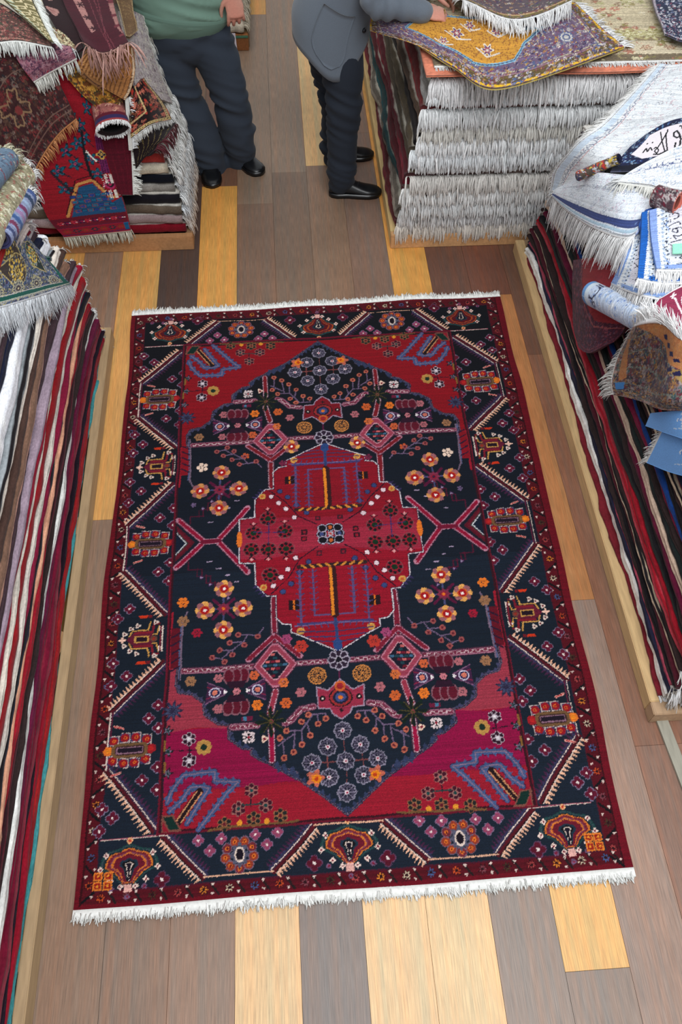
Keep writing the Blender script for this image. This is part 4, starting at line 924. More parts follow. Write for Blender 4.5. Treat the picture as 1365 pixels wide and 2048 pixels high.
def paisley_green(w,h,c):
    cv=ornament((70,82,104),[(40,56,100),(150,150,150),(96,110,150),(30,60,70),(170,160,110),(60,40,70)],seed=5,n=1500,rs=(5,10))(w,h,c)
    r=np.random.RandomState(2)
    def pais(x,y,R,a,cols,dens=60):
        cv.flower(x,y,R,0,[(190,170,110),cols[0]],rs=[1,.95])
        tip=[(x+R*1.9*math.cos(a),y+R*1.9*math.sin(a)),(x+R*.9*math.cos(a+1.1),y+R*.9*math.sin(a+1.1)),(x+R*.9*math.cos(a-1.1),y+R*.9*math.sin(a-1.1))]; cv.poly(tip,cols[0])
        cv.line([tip[1],tip[0],tip[2]],4,(190,170,110))
        for i in range(dens):
            q=r.uniform(0,6.28); d=R*math.sqrt(r.uniform(0,1))*.9; cv.flower(x+d*math.cos(q),y+d*math.sin(q),r.uniform(3,7),5,[cols[1+r.randint(len(cols)-1)]],.3)
        for i in range(12): q=i*PI/6; cv.flower(x+R*.55*math.cos(q),y+R*.55*math.sin(q),6,0,[(216,176,70)])
        cv.flower(x,y,R*.3,6,[(220,190,90),(60,40,40),(216,180,80)],.2)
    G=[(24,40,40),(40,120,100),(200,190,110),(120,40,50),(180,180,180)]; B=[(60,50,46),(216,180,80),(150,130,80),(60,80,100),(200,190,160)]
    pais(w*.42,h*.18,60,.5,B,110); pais(w*.70,h*.30,58,.7,G,110); pais(w*.50,h*.50,64,3.3,B,110); pais(w*.22,h*.40,58,.4,B,90)
    for i in range(5): cv.flower(w*(.12+i*.19),h*.74-(i-2)*4,44,8,[(170,164,130),(70,76,90),(150,146,130),(60,50,60),(190,180,140)],.08,rs=[1,.86,.6,.4,.15]); cv.dots(w*(.12+i*.19),h*.74-(i-2)*4,32,12,3.5,(200,190,150))
    cv.band(0,h-52,w,h-24,(14,84,74)); cv.band(w-34,0,w-8,h,(14,84,74)); cv.band(0,h-24,w,h-12,(190,190,176)); 
    for x in np.arange(0,w,9): cv.band(x,h-20,x+4,h-14,(60,60,60))
    cv.line([(0,h-56),(w-38,h-56)],4,(196,190,180)); return cv.woven(9,k=.4)
def emblem(w,h,c):
    cv=Cv(w,h,c,(134,44,72)); cv.band(0,0,w,10,(220,214,214))
    W_=(232,216,220)
    cv.flower(w*.72,h*.28,h*.20,0,[W_,(134,44,72)],rs=[1,.6]); cv.flower(w*.80,h*.62,h*.22,0,[W_,(134,44,72)],rs=[1,.62]); cv.line([(w*.40,h*.20),(w*.58,h*.60)],8,W_); cv.flower(w*.36,h*.14,h*.07,4,[W_],.3)
    script_line(cv,(w*.12,h*.84),(1,.05),w*.85,h*.15,W_,5,wd=9); return cv.woven(3,k=.5)
def blue_script(seed,base=(92,132,186),edge=None):
    def f(w,h,c):
        cv=Cv(w,h,c,(214,222,232)); r=np.random.RandomState(seed); e=edge or base
        for i in range(400): x,y=r.uniform(0,w),r.uniform(0,h); cv.flower(x,y,r.uniform(4,9),r.randint(3,6),[base if i%3 else (60,66,90)],.3)
        cv.band(0,0,34,h,e); cv.band(0,h-26,w,h,e)
        for y in np.arange(10,h,26): cv.flower(46,y,16,5,[(224,230,234)],.2); cv.flower(58,y+12,10,5,[(160,176,200)],.2); cv.poly([(70,y),(80,y-6),(80,y+6)],(30,34,50))
        cv.band(88,0,min(w,88+80),h-40,(216,216,228)); naskh(cv,min(152,w-14),h-50,h-90,58,(32,32,52),5,d=(0,-1))
        cv.line([(172,0),(172,h-40)],3,(60,60,80)); return cv.woven(seed,k=.4)
    return f
def persian_gold(w,h,c):
    cv=ornament((104,84,110),[(150,140,150),(60,44,84),(190,180,170),(120,60,80),(70,90,130),(170,130,60)],border=[(14,(206,160,30)),(42,(96,78,44)),(16,(120,90,100)),(8,(190,180,150))],seed=11,n=1700,rs=(5,11))(w,h,c)
    r=np.random.RandomState(1)
    P=[(w*.28,h*.05),(w*.62,h*.0),(w*.72,h*.25),(w*.80,h*.30),(w*.70,h*.45),(w*.66,h*.66),(w*.50,h*.74),(w*.34,h*.66),(w*.20,h*.45)]
    cv.poly(P,(196,140,50)); cv.line(P,16,(120,170,196),closed=True); cv.line(P,5,(60,60,90),closed=True)
    for i in range(900):
        x,y=r.uniform(w*.24,w*.70),r.uniform(0,h*.66); cv.flower(x,y,r.uniform(2.5,5),0,[(150,96,40)]) if np.all(np.abs(cv.C[int(np.clip(y/c,0,cv.ny-1)),int(np.clip(x/c,0,cv.nx-1))]-np.array((196,140,50)))<2) else None
    for (x,y,R) in ((.42,.35,48),(.55,.50,40),(.36,.56,34),(.60,.22,36),(.48,.16,38)):
        cv.flower(w*x,h*y,R,6,[(230,220,200),(90,70,110),(170,60,60),(200,190,180)],.25,rs=[1,.8,.5,.3]); cv.line([(w*x-R*1.6,h*y),(w*x,h*y+R),(w*x+R*1.8,h*y+R*.4)],9,(210,200,190))
    cv.flower(w*.86,h*.55,40,12,[(90,100,140),(200,196,190),(80,90,130),(190,186,180)],.08,rs=[1,.82,.6,.35])
    return cv.woven(12,k=.5)
def beige_top(w,h,c):
    cv=ornament((196,182,152),[(160,146,104),(214,204,178),(150,120,96),(140,132,80),(176,120,100),(206,196,160)],border=[(70,(116,102,82)),(150,(206,192,164)),(12,(150,136,110)),(120,(140,122,94))],seed=21,n=600,rs=(12,34))(w,h,c)
    r=np.random.RandomState(6)
    for k in range(16):
        cv.flower(w*(k+.5)/16,h-140,30,6,[(150,110,90),(206,192,160),(170,120,100)],.25)
        cv.flower(w*(k+.5)/16+50,h-300,80,9,[(176,166,116),(206,200,160),(160,150,100),(214,206,170)],.3,rs=[1,.75,.5,.25])
    for i in range(200): cv.flower(r.uniform(0,w),r.uniform(0,h*.6),r.uniform(10,34),7,[(196,190,146),(160,152,106)],.3)
    return cv.woven(2,k=.5)
def naskh(cv,x0,y0,L,H,col,wd,d=(1,0),panel=False):
    G=lambda a,b:(x0+a*L*d[0]+b*H*d[1],y0+a*L*d[1]-b*H*d[0])
    S=[[(.02,.1),(.05,.35),(.08,.1)],[(.09,.25),(.12,.05),(.07,-.05)],[(.12,.05),(.17,.28),(.21,.1),(.15,.02)],[(.20,0),(.27,.5),(.33,1.0)],[(.34,0),(.28,.45),(.24,.85)],[(.20,0),(.36,0)],[(.38,.95),(.41,.4),(.44,.0),(.50,-.15)],
       [(.44,.62),(.52,.80),(.49,.45),(.53,.10),(.50,-.22),(.42,-.28)],[(.56,.55),(.60,.85),(.65,.78),(.63,.55),(.57,.5)],[(.65,.75),(.66,.35),(.60,.12),(.54,.2)],[(.72,1.1),(.76,.7),(.77,.42),(.73,.36)],[(.84,.75),(.86,.5),(.92,.45),(.96,.7),(.93,.85)]]
    if panel:
        S=[[(0,.1),(.04,.3),(.07,.08),(.11,.28),(.15,.1)],[(.19,.16),(.23,.2),(.28,.02),(.24,-.12),(.2,.02),(.25,.13)],[(.25,.13),(.36,.5),(.46,.90)],[(.31,1.),(.36,.4),(.43,-.24)],[(.18,-.16),(.3,-.2),(.45,-.1)],
           [(.43,.84),(.45,.2),(.49,-.33),(.57,-.26),(.64,-.09),(.665,.25),(.655,.55),(.61,.82),(.56,.68),(.60,.46),(.655,.5)],[(.595,.21),(.585,-.05),(.583,-.3)],[(.68,1.),(.72,.55),(.774,.18),(.82,.08),(.85,.2),(.857,.59)],[(.90,.3),(.95,.2),(1.,.34),(.98,.55)]]
    for s in S: cv.line(crm(np.array([G(a,b) for a,b in s]),14,0),wd,col)
    for a,b in ((.05,.6),(.15,.55),(.46,.98),(.66,1.02),(.80,.98),(.83,.98),(.70,.18),(.90,1.05),(.94,1.05)): cv.flower(*G(a,b),wd*.62,0,[col])
def ornate(fn):
    def f(w,h,c):
        cv=fn(w,h,c); m=np.zeros((cv.ny,cv.nx),bool); r=np.random.RandomState(4); t=Cv(w,h,c,(0,0,0))
        t.poly([(w*.18,0),(w,0),(w,h*.45),(w*.75,h*.42),(w*.5,h*.22)],(1,0,0)); t.poly([(34,h*.15),(60,h*.12),(70,h*.6),(34,h*.66)],(1,0,0)); m=t.C[...,0]>.5
        cv.C[m]=cv.C[m]*.22+np.array((176,112,62))*.78
        t=Cv(w,h,c,(0,0,0)); t.poly([(w*.62,h*.40),(w,h*.44),(w,h*.72),(w*.8,h*.62)],(1,0,0)); m=t.C[...,0]>.5; cv.C[m]=cv.C[m]*.3+np.array((160,128,60))*.7
        for k in range(9): x,y=w*(.5+.07*(k%4)),h*(.10+.05*k); cv.poly([(x-18,y),(x+14,y-8),(x+22,y+8),(x-10,y+12)],(24,22,60))
        cv.poly([(18,h*.70),(62,h*.66),(56,h*.80),(18,h*.84)],(60,120,180)); cv.poly([(w*.80,h*.72),(w*.86,h*.72),(w*.96,h),(w*.88,h)],(156,166,156))
        return cv
    return f
def build_drapes():
    # ---------- top of the rear right pile
    zt=.955
    drape('salmon_rug','salmon pink rug edge lying flat under the beige rug with brown border',[[ (.70,5.5,zt),(1.5,5.5,zt),(2.40,5.5,zt)],[(.69,4.6,zt),(1.5,4.6,zt),(2.40,4.6,zt)],[(.685,3.862,zt),(1.5,3.858,zt),(2.40,3.858,zt)]],
        lambda w,h,c:Cv(w,h,c,(214,128,100)).woven(1),cell=12,thick=.008,wr=.003)
    zt+=.011
    drape('beige_rug','beige floral rug with a brown border and white fringe on top of the fringed pile',[[ (.74,5.5,zt),(1.5,5.5,zt),(2.40,5.5,zt)],[(.735,4.6,zt),(1.5,4.6,zt),(2.40,4.6,zt)],[(.73,3.935,zt),(1.5,3.935,zt),(2.40,3.93,zt)]],
        beige_top,cell=5,thick=.009,wr=.002,fr=[dict(e='v1',len=.042,droop=.12,dens=420,col=(232,232,230),jit=.2,band=.012)])
    zg=.995
    drape('patterned_rug','multicoloured gold and purple rug with yellow edge, its corner folded over the beige rug',
        PZ(zg,[[(742,36,.93),(800,30),(905,30,1.01),(985,36,1.03),(1060,22,1.03),(1150,6)],[(741,50,.92),(815,60),(905,80,1.01),(1000,100,1.04),(1100,75,1.03),(1196,46)],[(740,62,.90),(838,92,.985),(905,132),(988,176,1.03),(1125,140,1.015),(1250,92)]]),
        persian_gold,thick=.011,back=(190,170,80),wr=.004,seed=2,fr=[dict(e='u1',len=.075,droop=.15,dens=460,col=(236,236,236),w=.005,jit=.3)],cell=3.2)
    drape('patterned_rug','small dark floral rug corner with thick white fringe lying on the gold and purple rug',
        PZ(1.07,[[(860,-90),(1000,-90),(1150,-100)],[(905,-30),(1010,-14),(1150,-40)],[(925,0),(1035,36,1.09),(1146,-2)]]),
        ornament((90,76,84),[(60,50,90),(150,120,90),(190,180,170),(110,50,60),(80,90,60)],border=[(30,(110,96,50)),(16,(180,150,110)),(14,(100,60,60))],seed=31,n=600,rs=(5,12)),
        back=(200,190,170),thick=.01,seed=4,fr=[dict(e='v1',len=.085,droop=.35,dens=480,col=(236,236,236),w=.005),dict(e='u0',len=.05,droop=.3,dens=420,col=(232,232,228))])
    drape('patterned_rug','navy and white leaf patterned rug corner at the far right on the beige rug',
        PZ(1.01,[[(1290,-70),(1360,-80),(1440,-90)],[(1306,0),(1370,-5),(1440,-10)],[(1330,66),(1366,82),(1440,88)]]),
        ornament((40,46,70),[(180,184,196),(90,100,130),(200,200,206),(110,60,80)],border=[(16,(160,150,160))],seed=41,n=520,rs=(7,13)),seed=6,wr=.004)
    # ---------- right long pile
    RP=[plane((1.285,0,0),(-1,0,.06)),plane((0,0,.925),(0,0,1))]
    nu_=[( 226,226,228)]
    GT=(150,154,164); LB=(170,190,214)
    drape('white_script_rug','long white rug with faint script panels trailing over the rear corner of the right pile',
        PX(RP,.055,[[(1318,130),(1352,128),(1392,120),(1440,110)],[(1262,190),(1305,190),(1370,190),(1440,180)],[(1202,252),(1258,256),(1330,250),(1440,230)],[(1148,298),(1205,310),(1270,300),(1360,270)],[(1108,342),(1155,352),(1205,338),(1250,318)],[(1094,392),(1122,384),(1150,370),(1180,352)]]),
        scripted((220,224,228),(160,170,190),(120,126,146),seed=51,side='u',lines=((92,36),),orn=[GT,(190,196,206),(190,150,160)],bands=((10,4,(70,70,76)),(22,44,(196,210,226)),(104,3,(200,130,130))),n=700),
        thick=.010,seed=8,wr=.012,cell=3.2,fr=[dict(e='u0',len=.052,droop=.35,dens=520,col=(234,234,232),w=.005,clump=.4),dict(e='v1',len=.06,droop=.8,dens=420)])
    drape('white_script_rug','white rug with a navy border stripe and deep white fringe hanging over the pile corner',
        PX(RP,.075,[[(1120,372),(1180,346),(1250,350),(1330,352),(1400,350)],[(1112,380),(1172,385),(1240,400),(1300,400),(1400,385)],[(1108,392),(1150,430),(1200,458),(1262,470),(1290,425)]]),
        scripted((212,218,226),(170,178,192),(150,156,170),seed=61,lines=((.35,26),),orn=[(176,184,200),(150,160,178),(196,176,190)],bands=((62,30,(52,66,118)),(24,14,(170,196,214)),(6,5,(90,90,90))),n=420),
        thick=.010,back=(30,70,140),seed=9,wr=.006,cell=3.2,fr=[dict(e='v1',r=(0,.80),len=.125,droop=1.3,dens=560,col=(234,234,234),w=.005,clump=.8,jit=.3,nseg=6),dict(e='u0',len=.07,droop=.6,dens=500)])
    def dark_panel(w,h,c):
        cv=ornament((20,26,60),[(40,60,120),(90,130,170),(16,18,30),(150,170,190)],seed=71,n=300,rs=(5,10))(w,h,c)
        cv.poly([(w*.12,h*.5),(w*.3,h*.12),(w,h*.12),(w,h*.72),(w*.25,h*.72)],(226,218,224)); naskh(cv,w*.26,h*.60,w*.70,h*.42,(18,18,26),9,panel=True); cv.band(0,h*.84,w,h,(14,16,34)); return cv
    drape('dark_script_rug','navy rug with bold black script on a white panel, between the white rugs',
        PX(RP,.085,[[(1262,292),(1305,262),(1350,240),(1430,225)],[(1240,318),(1300,298),(1350,285),(1430,270)],[(1222,342),(1300,338),(1350,330),(1430,318)]]),dark_panel,cell=3,seed=10,wr=.004)
    drape('white_script_rug','white rug with blue tinted corner and grey piping beside the navy script rug',
        PX(RP,.105,[[(1262,344),(1310,318),(1360,292),(1430,280)],[(1250,352),(1310,345),(1360,335),(1430,330)],[(1240,362),(1300,372),(1340,384),(1430,372)]]),
        scripted((222,224,226),(170,190,214),(90,100,140),seed=81,lines=((.4,34),),orn=[(170,190,214),(150,160,180)],bands=((10,6,(90,84,80)),)),cell=3,seed=11,wr=.006,
        fr=[dict(e='u0',len=.06,droop=.4,dens=480),dict(e='v1',r=(0,.6),len=.075,droop=.7,dens=480,col=(222,222,216))])
    q=lambda x,y,o:hull(x,y,RP,o)
    roll('rolled_rug','thin rolled rug with bright floral skin and navy end between white rugs',q(1158,352,.105),q(1238,318,.12),.020,ornament((90,80,70),[(190,60,50),(206,180,80),(200,200,206),(60,60,90),(150,120,70)],seed=91,n=120,rs=(5,10)),(16,20,50),seed=3,hole=.3)
    roll('rolled_rug','maroon patterned rolled rug with a salmon open end at the right edge',q(1312,392,.13),q(1352,396,.145)+np.array([.0,-.03,.0]),.040,ornament((84,60,66),[(170,160,160),(110,30,50),(60,50,56),(140,130,130)],seed=92,n=120,rs=(5,10)),(200,104,88),seed=4,hole=.55)
    for i,(l,g,b,e,sd) in enumerate((('light blue rug with script border, leftmost of the three blue hanging rugs',[[(1272,446),(1330,415),(1420,400)],[(1250,510),(1310,500),(1420,480)],[(1222,566),(1290,590),(1400,610)]],(120,150,196),(128,156,206),101),
        ('strong blue rug with white lace border, middle of the three blue hanging rugs',[[(1284,426),(1340,412),(1420,400)],[(1282,490),(1340,480),(1420,470)],[(1276,556),(1330,566),(1420,560)]],(36,96,170),(24,92,176),102),
        ('periwinkle rug with white lace border and script, rightmost of the three blue hanging rugs',[[(1300,420),(1350,408),(1420,400)],[(1304,480),(1350,476),(1420,470)],[(1314,538),(1350,538),(1420,536)]],(110,140,196),(130,156,214),103))):
        drape('blue_script_rug',l,PX(RP,.075+.02*i,g),blue_script(sd,b,e),cell=3,thick=.010,back=(40,90,160),seed=20+i,wr=.004,fr=[dict(e='v1',len=.10 if i==2 else .05,droop=.7,dens=520,col=(236,236,236))])
    roll('rolled_rug','light blue rolled rug with script end band on the right pile',q(1188,588,.080),q(1312,652,.060),.050,
        lambda w,h,c:(lambda cv:(cv.band(0,0,w,26,(100,150,206)),cv.band(0,26,w,60,(206,220,232)),script_line(cv,(0,110),(1,0),w,44,(40,40,70),8,wd=6),cv)[-1])(ornament((190,204,226),[(100,130,190),(220,226,236),(150,176,214)],seed=93,n=200,rs=(6,13))(w,h,c)),(120,160,206),seed=6,hole=.3)
    drape('maroon_rug','dark maroon patterned rug tongue drooping over the striped side of the right pile',
        PX(RP,.045,[[(1150,520),(1200,515),(1270,520)],[(1146,580),(1195,590),(1260,600)],[(1146,650),(1190,665),(1250,655)],[(1160,694),(1190,706),(1228,684)]]),
        lambda w,h,c:(lambda cv:(cv.poly([(w*.28,0),(w,0),(w,h*.62),(w*.62,h*.55),(w*.36,h*.3)],(128,30,38)),cv.line([(w*.26,0),(w*.34,h*.34),(w*.6,h*.6),(w,h*.68)],5,(140,70,70)),cv.line([(0,h*.9),(w*.5,h*.95),(w,h*.88)],4,(120,50,64)),cv.woven(4,k=.8))[-1])(ornament((64,18,38),[(100,40,56),(120,56,70),(50,16,40),(84,60,76),(60,30,60)],border=[(10,(90,34,50)),(8,(60,18,36))],seed=94,n=700,rs=(5,10))(w,h,c)),thick=.016,seed=12,folds=lambda u,v:.03*np.sin(np.clip(u,0,1)*PI))
    drape('emblem_rug','small maroon rug with a white looped emblem and lettering',
        PX(RP,.115,[[(1322,596),(1365,570),(1430,545)],[(1300,622),(1360,625),(1430,620)],[(1290,640),(1350,672),(1430,700)]]),emblem,cell=2.6,seed=13,wr=.003,
        fr=[dict(e='u0',len=.05,droop=.3,dens=460)])
    drape('ornate_rug','brown and navy ornate rug with orange ground and pale fringe hanging over the right pile',
        PX(RP,.07,[[(1266,654,.05),(1300,648,.06),(1350,672,.06),(1430,712,.06)],[(1250,705),(1300,712,.02),(1350,730),(1430,752,.02)],[(1236,760),(1290,775),(1350,790,.02),(1430,800)],[(1232,790),(1285,805),(1350,820),(1430,830)]]),
        ornate(ornament((84,62,58),[(120,84,60),(60,50,70),(110,96,100),(96,44,54),(140,128,124),(60,84,86),(150,110,60),(50,40,50)],border=[(16,(160,130,120)),(20,(90,84,70))],seed=95,n=1300,rs=(5,12),vines=(5,(110,120,110)))),cell=3,thick=.010,seed=14,
        folds=lambda u,v:.018*np.sin(u*9+v*3),fr=[dict(e='u0',len=.085,droop=.35,dens=700,col=(204,204,200),band=.02,clump=.3,jit=.15),dict(e='v0',len=.07,droop=.25,dens=700,col=(240,240,240),band=.015,wild=.3)])
    def plain_blue(w,h,c):
        cv=Cv(w,h,c,(104,156,216)); cv.flower(w*.62,h*.35,h*.30,4,[(214,220,226),(86,136,200),(206,200,206)],.5,rs=[1,.8,.5]); cv.line([(w*.5,h*.7),(w*.7,h*.6)],3,(190,206,224)); return cv
    drape('plain_blue_rug','plain sky blue rug, upper of two, hanging low on the right pile',PX(RP,.06,[[(1302,826),(1350,822),(1430,818)],[(1290,852),(1350,872),(1430,900)]]),plain_blue,thick=.012,back=(20,60,130),seed=15,wr=.003)
    drape('plain_blue_rug','plain sky blue rug with white fringe, lower of two, hanging low on the right pile',PX(RP,.045,[[(1326,862),(1360,872),(1430,900)],[(1310,895),(1355,915),(1430,940)],[(1294,926),(1340,945),(1430,968)]]),plain_blue,thick=.012,back=(20,60,130),seed=16,wr=.003,
        fr=[dict(e='u0',len=.065,droop=.35,dens=700,col=(214,216,214),band=.02,clump=.3)])
    # ---------- left long pile
    LP=[plane((-.93,0,0),(1,0,.07)),plane((-.96,0,.6),(1,0,.30)),plane((0,0,1.11),(0,0,1))]
    drape('paisley_rug','blue, gold and green paisley rug with deep white fringe over the left pile',
        PX(LP,.06,[[(-70,430),(-10,446),(50,462),(100,520)],[(-70,500),(-5,515),(65,510),(118,540)],[(-70,570),(0,575),(70,560),(130,556)],[(-70,630),(0,612),(70,592),(142,568)]]),
        paisley_green,cell=2.6,thick=.009,seed=17,wr=.006,fr=[dict(e='v1',len=.088,droop=.5,dens=1100,col=(226,230,234),w=.0036,clump=.25,jit=.12,nseg=5)])
    l=lambda x,y,o:hull(x,y,LP,o)
    roll('rolled_rug','fat rolled rug with beige floral skin and white fringe on the left pile',l(34,348,.07),l(-40,480,.07),.066,ornament((150,142,116),[(190,186,150),(160,100,90),(206,204,180),(120,116,90)],seed=96,n=420,rs=(6,14)),(150,140,120),seed=7,fr=dict(i=0,len=.07,droop=.6))
    roll('rolled_rug','slim blue and purple banded rolled rug beside the fat beige roll',l(50,394,.10),l(0,478,.10),.042,
        lambda w,h,c:(lambda cv:([cv.band(0,h*k/8,w,h*(k+.6)/8,cc) for k,cc in enumerate(((60,80,130),(40,60,90),(150,170,200),(110,50,90),(150,120,160),(60,90,140),(110,50,80),(60,70,110)))],cv.woven(3,k=2.,warp=6))[-1])(Cv(w,h,c,(130,140,170))),(60,60,100),seed=8,fr=dict(i=0,len=.07,droop=.8))
    roll('rolled_rug','grey blue rolled rug end with knotted tassels at the left edge',l(14,318,.11),l(-50,400,.11),.045,ornament((90,110,130),[(60,70,90),(170,170,160),(120,60,70)],seed=97,n=120,rs=(5,9)),(90,100,110),seed=9,fr=dict(i=0,len=.06,droop=.5,col=(180,176,150)))
    # ---------- rear left pile
    LR=[plane((0,3.885,.10),(0,-1,.125)),plane((-.50,0,.1),(1,0,.22)),plane((0,0,.985),(0,0,1))]
    P=lambda o,g:PX(LR,o,g)
    TR=[(150,50,60),(60,70,60),(190,150,110),(110,40,44),(50,40,44)]
    drape('tribal_rug','red tribal rug with blue hexagon panel and cream fringe hanging to the platform',P(.030,[[(125,120),(160,120),(192,140)],[(92,245),(150,240),(205,255)],[(70,345),(150,338),(226,335)],[(92,430),(172,420),(250,412)],[(128,474),(195,468),(262,461)]]),
        tribal_red,cell=3,thick=.010,seed=18,wr=.006,fr=[dict(e='v1',len=.060,droop=1.0,dens=620,w=.006,col=(196,192,176))])
    drape('tribal_rug','dark brown tribal rug with zigzag star and orange fringe, across the pile front',P(.065,[[(-90,330),(-80,215),(-30,115),(60,96)],[(-15,340),(12,255),(48,180),(108,152)],[(62,352),(90,302),(120,263),(152,236)]]),
        lambda w,h,c:(lambda cv:([cv.line([(w*.5+62*(1+.38*math.cos(4*q+PI)+.16*math.cos(12*q))*math.cos(q),h*.52+50*(1+.38*math.cos(4*q+PI)+.16*math.cos(12*q))*math.sin(q)) for q in np.linspace(0,2*PI,60)],7,(142,112,84),closed=True),cv.flower(w*.5,h*.56,18,0,[(120,50,50)])],[cv.line([(0,h*k),(w,h*k)],3,(120,90,80)) for k in (.84,.90,.30)],cv)[-1])(
            ornament((58,32,34),[(96,36,40),(72,46,40),(110,92,84),(44,40,44),(120,50,50),(84,60,50)],seed=98,n=420,rs=(7,16))(w,h,c)),cell=3.5,thick=.010,seed=19,wr=.006,
        fr=[dict(e='v1',len=.05,droop=.8,dens=360,w=.005,col=(196,132,84),clump=.8)])
    drape('small_rug','dusty rose rug corner with red edge and white fringe on the dark brown rug',P(.10,[[(15,84),(80,84),(142,92)],[(42,132),(88,122),(146,104)],[(66,164),(100,144),(152,116)]]),
        ornament((110,60,76),[(140,90,104),(80,50,70),(150,110,120)],border=[(10,(140,40,50))],seed=99,n=300,rs=(6,12)),thick=.010,seed=20,fr=[dict(e='v1',len=.06,droop=.8,dens=360,w=.006,col=(222,222,214))])
    drape('floral_rug','rust and black floral rug with white fringe at the top left corner',P(.125,[[(-80,-30),(0,4),(60,44),(100,78)],[(-80,40),(-5,45),(45,62),(102,84)],[(-80,95),(0,84),(45,80),(104,92)]]),
        ornament((84,56,50),[(140,80,74),(50,40,40),(160,110,100),(110,40,44),(60,66,50)],border=[(10,(40,30,30)),(22,(170,130,114))],seed=100,n=500,rs=(6,12)),thick=.010,seed=21,fr=[dict(e='v1',len=.06,droop=.9,dens=420,w=.005,col=(220,222,218))])
    def greek(w,h,c):
        cv=Cv(w,h,c,(112,104,66))
        for k in range(int(h/70)+1):
            for j,x in enumerate((w*.30,w*.68)): y=k*70+35*j; cv.line([(x-18,y+20),(x-18,y-16),(x+20,y-16),(x+20,y+10),(x-2,y+10)],9,(214,200,160))
        for k in range(int(h/50)+1): cv.line([(w*.04,k*50),(w*.16,k*50+30)],9,(186,200,180))
        cv.band(w-14,0,w-8,h,(40,40,40)); cv.band(w-8,0,w,h,(206,206,190)); return cv.woven(5,k=.8)
    drape('key_pattern_rug','olive and cream key patterned rug with thick white fringe at the top left',P(.155,[[(-40,-50),(10,-50),(52,-40)],[(15,5),(48,8),(76,18)],[(58,44),(76,48),(92,54)],[(96,80),(101,82),(106,84)]]),greek,cell=3,thick=.010,seed=22,
        fr=[dict(e='u1',len=.05,droop=.4,dens=480,w=.005,col=(224,228,224))])
    drape('small_rug','cream and brown rug corner poking out beside the key patterned rug',P(.085,[[(104,52),(128,66),(150,90)],[(104,76),(122,86),(152,98)]]),ornament((190,176,140),[(120,70,50),(90,84,60),(206,196,160)],border=[(6,(30,30,34))],seed=103,n=90,rs=(6,12)),seed=23,fr=[dict(e='v1',len=.05,droop=.6,dens=420)])
    def velvet(w,h,c):
        cv=Cv(w,h,c,(62,10,26)); cv.poly([(w*.1,0),(w*.30,0),(w*.52,h*.62),(w*.40,h*.66)],(160,112,108))
        for k in range(5): cv.flower(w*(.22+k*.07),h*(.06+k*.135),26,6,[(50,14,26)],.35)
        cv.poly([(w*.86,0),(w,0),(w,h*.9),(w*.92,h*.6)],(150,104,100)); 
        for k in range(5): cv.band(w*.90,h*(.1+k*.18),w,h*(.14+k*.18),(100,40,50))
        for a,b in ((.5,.7),(.62,.75),(.74,.66)): cv.line([(w*a,0),(w*b,h)],3,(110,50,60))
        return cv.woven(6,k=.8)
    drape('velvet_rug','dark maroon velvety rug with a pink flowered stripe and long dusty pink fringe',P(.105,[[(108,-60),(160,-60),(215,-60)],[(128,5),(175,10),(228,10)],[(152,52),(192,66),(240,50)],[(168,84),(206,104),(256,82)]]),velvet,cell=3,thick=.012,seed=24,
        fr=[dict(e='v1',len=.125,droop=.7,dens=330,w=.006,col=(168,126,116),clump=1.4,jit=.6,wild=.35,nseg=6)])
    drape('blotched_rug','blackish maroon rug with pale pink blotches beside the velvety rug',P(.085,[[(70,-60),(100,-60),(135,-50)],[(84,0),(108,10),(140,20)],[(112,56),(130,66),(158,62)],[(140,96),(150,100),(166,92)]]),
        lambda w,h,c:(lambda cv:([cv.flower(w*.35,h*(.08+k*.17),w*.30,3,[(168,124,118),(150,104,100)],.15,ph=k) for k in range(3)],cv)[-1])(Cv(w,h,c,(34,12,18))).woven(3),thick=.01,seed=25)
    drape('brown_rug','plain brown rug with a striped edge behind the velvety maroon rug',P(.05,[[(206,-60),(240,-60),(262,-50)],[(236,10),(254,16),(268,24)],[(252,72),(262,72),(277,60)]]),ornament((98,74,50),[(84,60,40),(120,96,64)],border=[(10,(150,130,96))],seed=104,n=120,rs=(4,9)),seed=26)
    def ribs(w,h,c):
        cv=Cv(w,h,c,(160,108,62))
        for k in np.arange(0,w,16): cv.line([(k,0),(k,h)],5,(96,60,36)); cv.line([(k+7,0),(k+7,h)],3,(190,140,90))
        cv.band(w-12,0,w,h,(196,170,140)); return cv.woven(2,k=.8)
    drape('ribbed_rug','orange brown ribbed rug folded into a point under the pink fringe',P(.080,[[(176,100),(222,84),(264,92)],[(160,118),(214,130),(270,140)],[(152,132),(200,166),(262,180),],[(158,140),(204,174),(250,200)]]),ribs,thick=.016,seed=27)
    drape('gold_rug','mustard gold patterned rug strip with pale fringe end',P(.060,[[(126,146),(142,138),(165,130)],[(160,186),(180,172),(205,160)],[(196,218),(214,208),(240,194)],[(206,226),(226,228),(240,204)]]),
        ornament((160,110,36),[(96,70,30),(110,60,30),(60,56,40),(190,140,60)],border=[(8,(150,96,30)),(14,(100,40,40))],seed=105,n=160,rs=(7,14)),thick=.012,seed=28,fr=[dict(e='v1',r=(.35,1),len=.035,droop=.5,dens=420,col=(214,180,150))])
    rp0=hull(226,256,LR,.115)
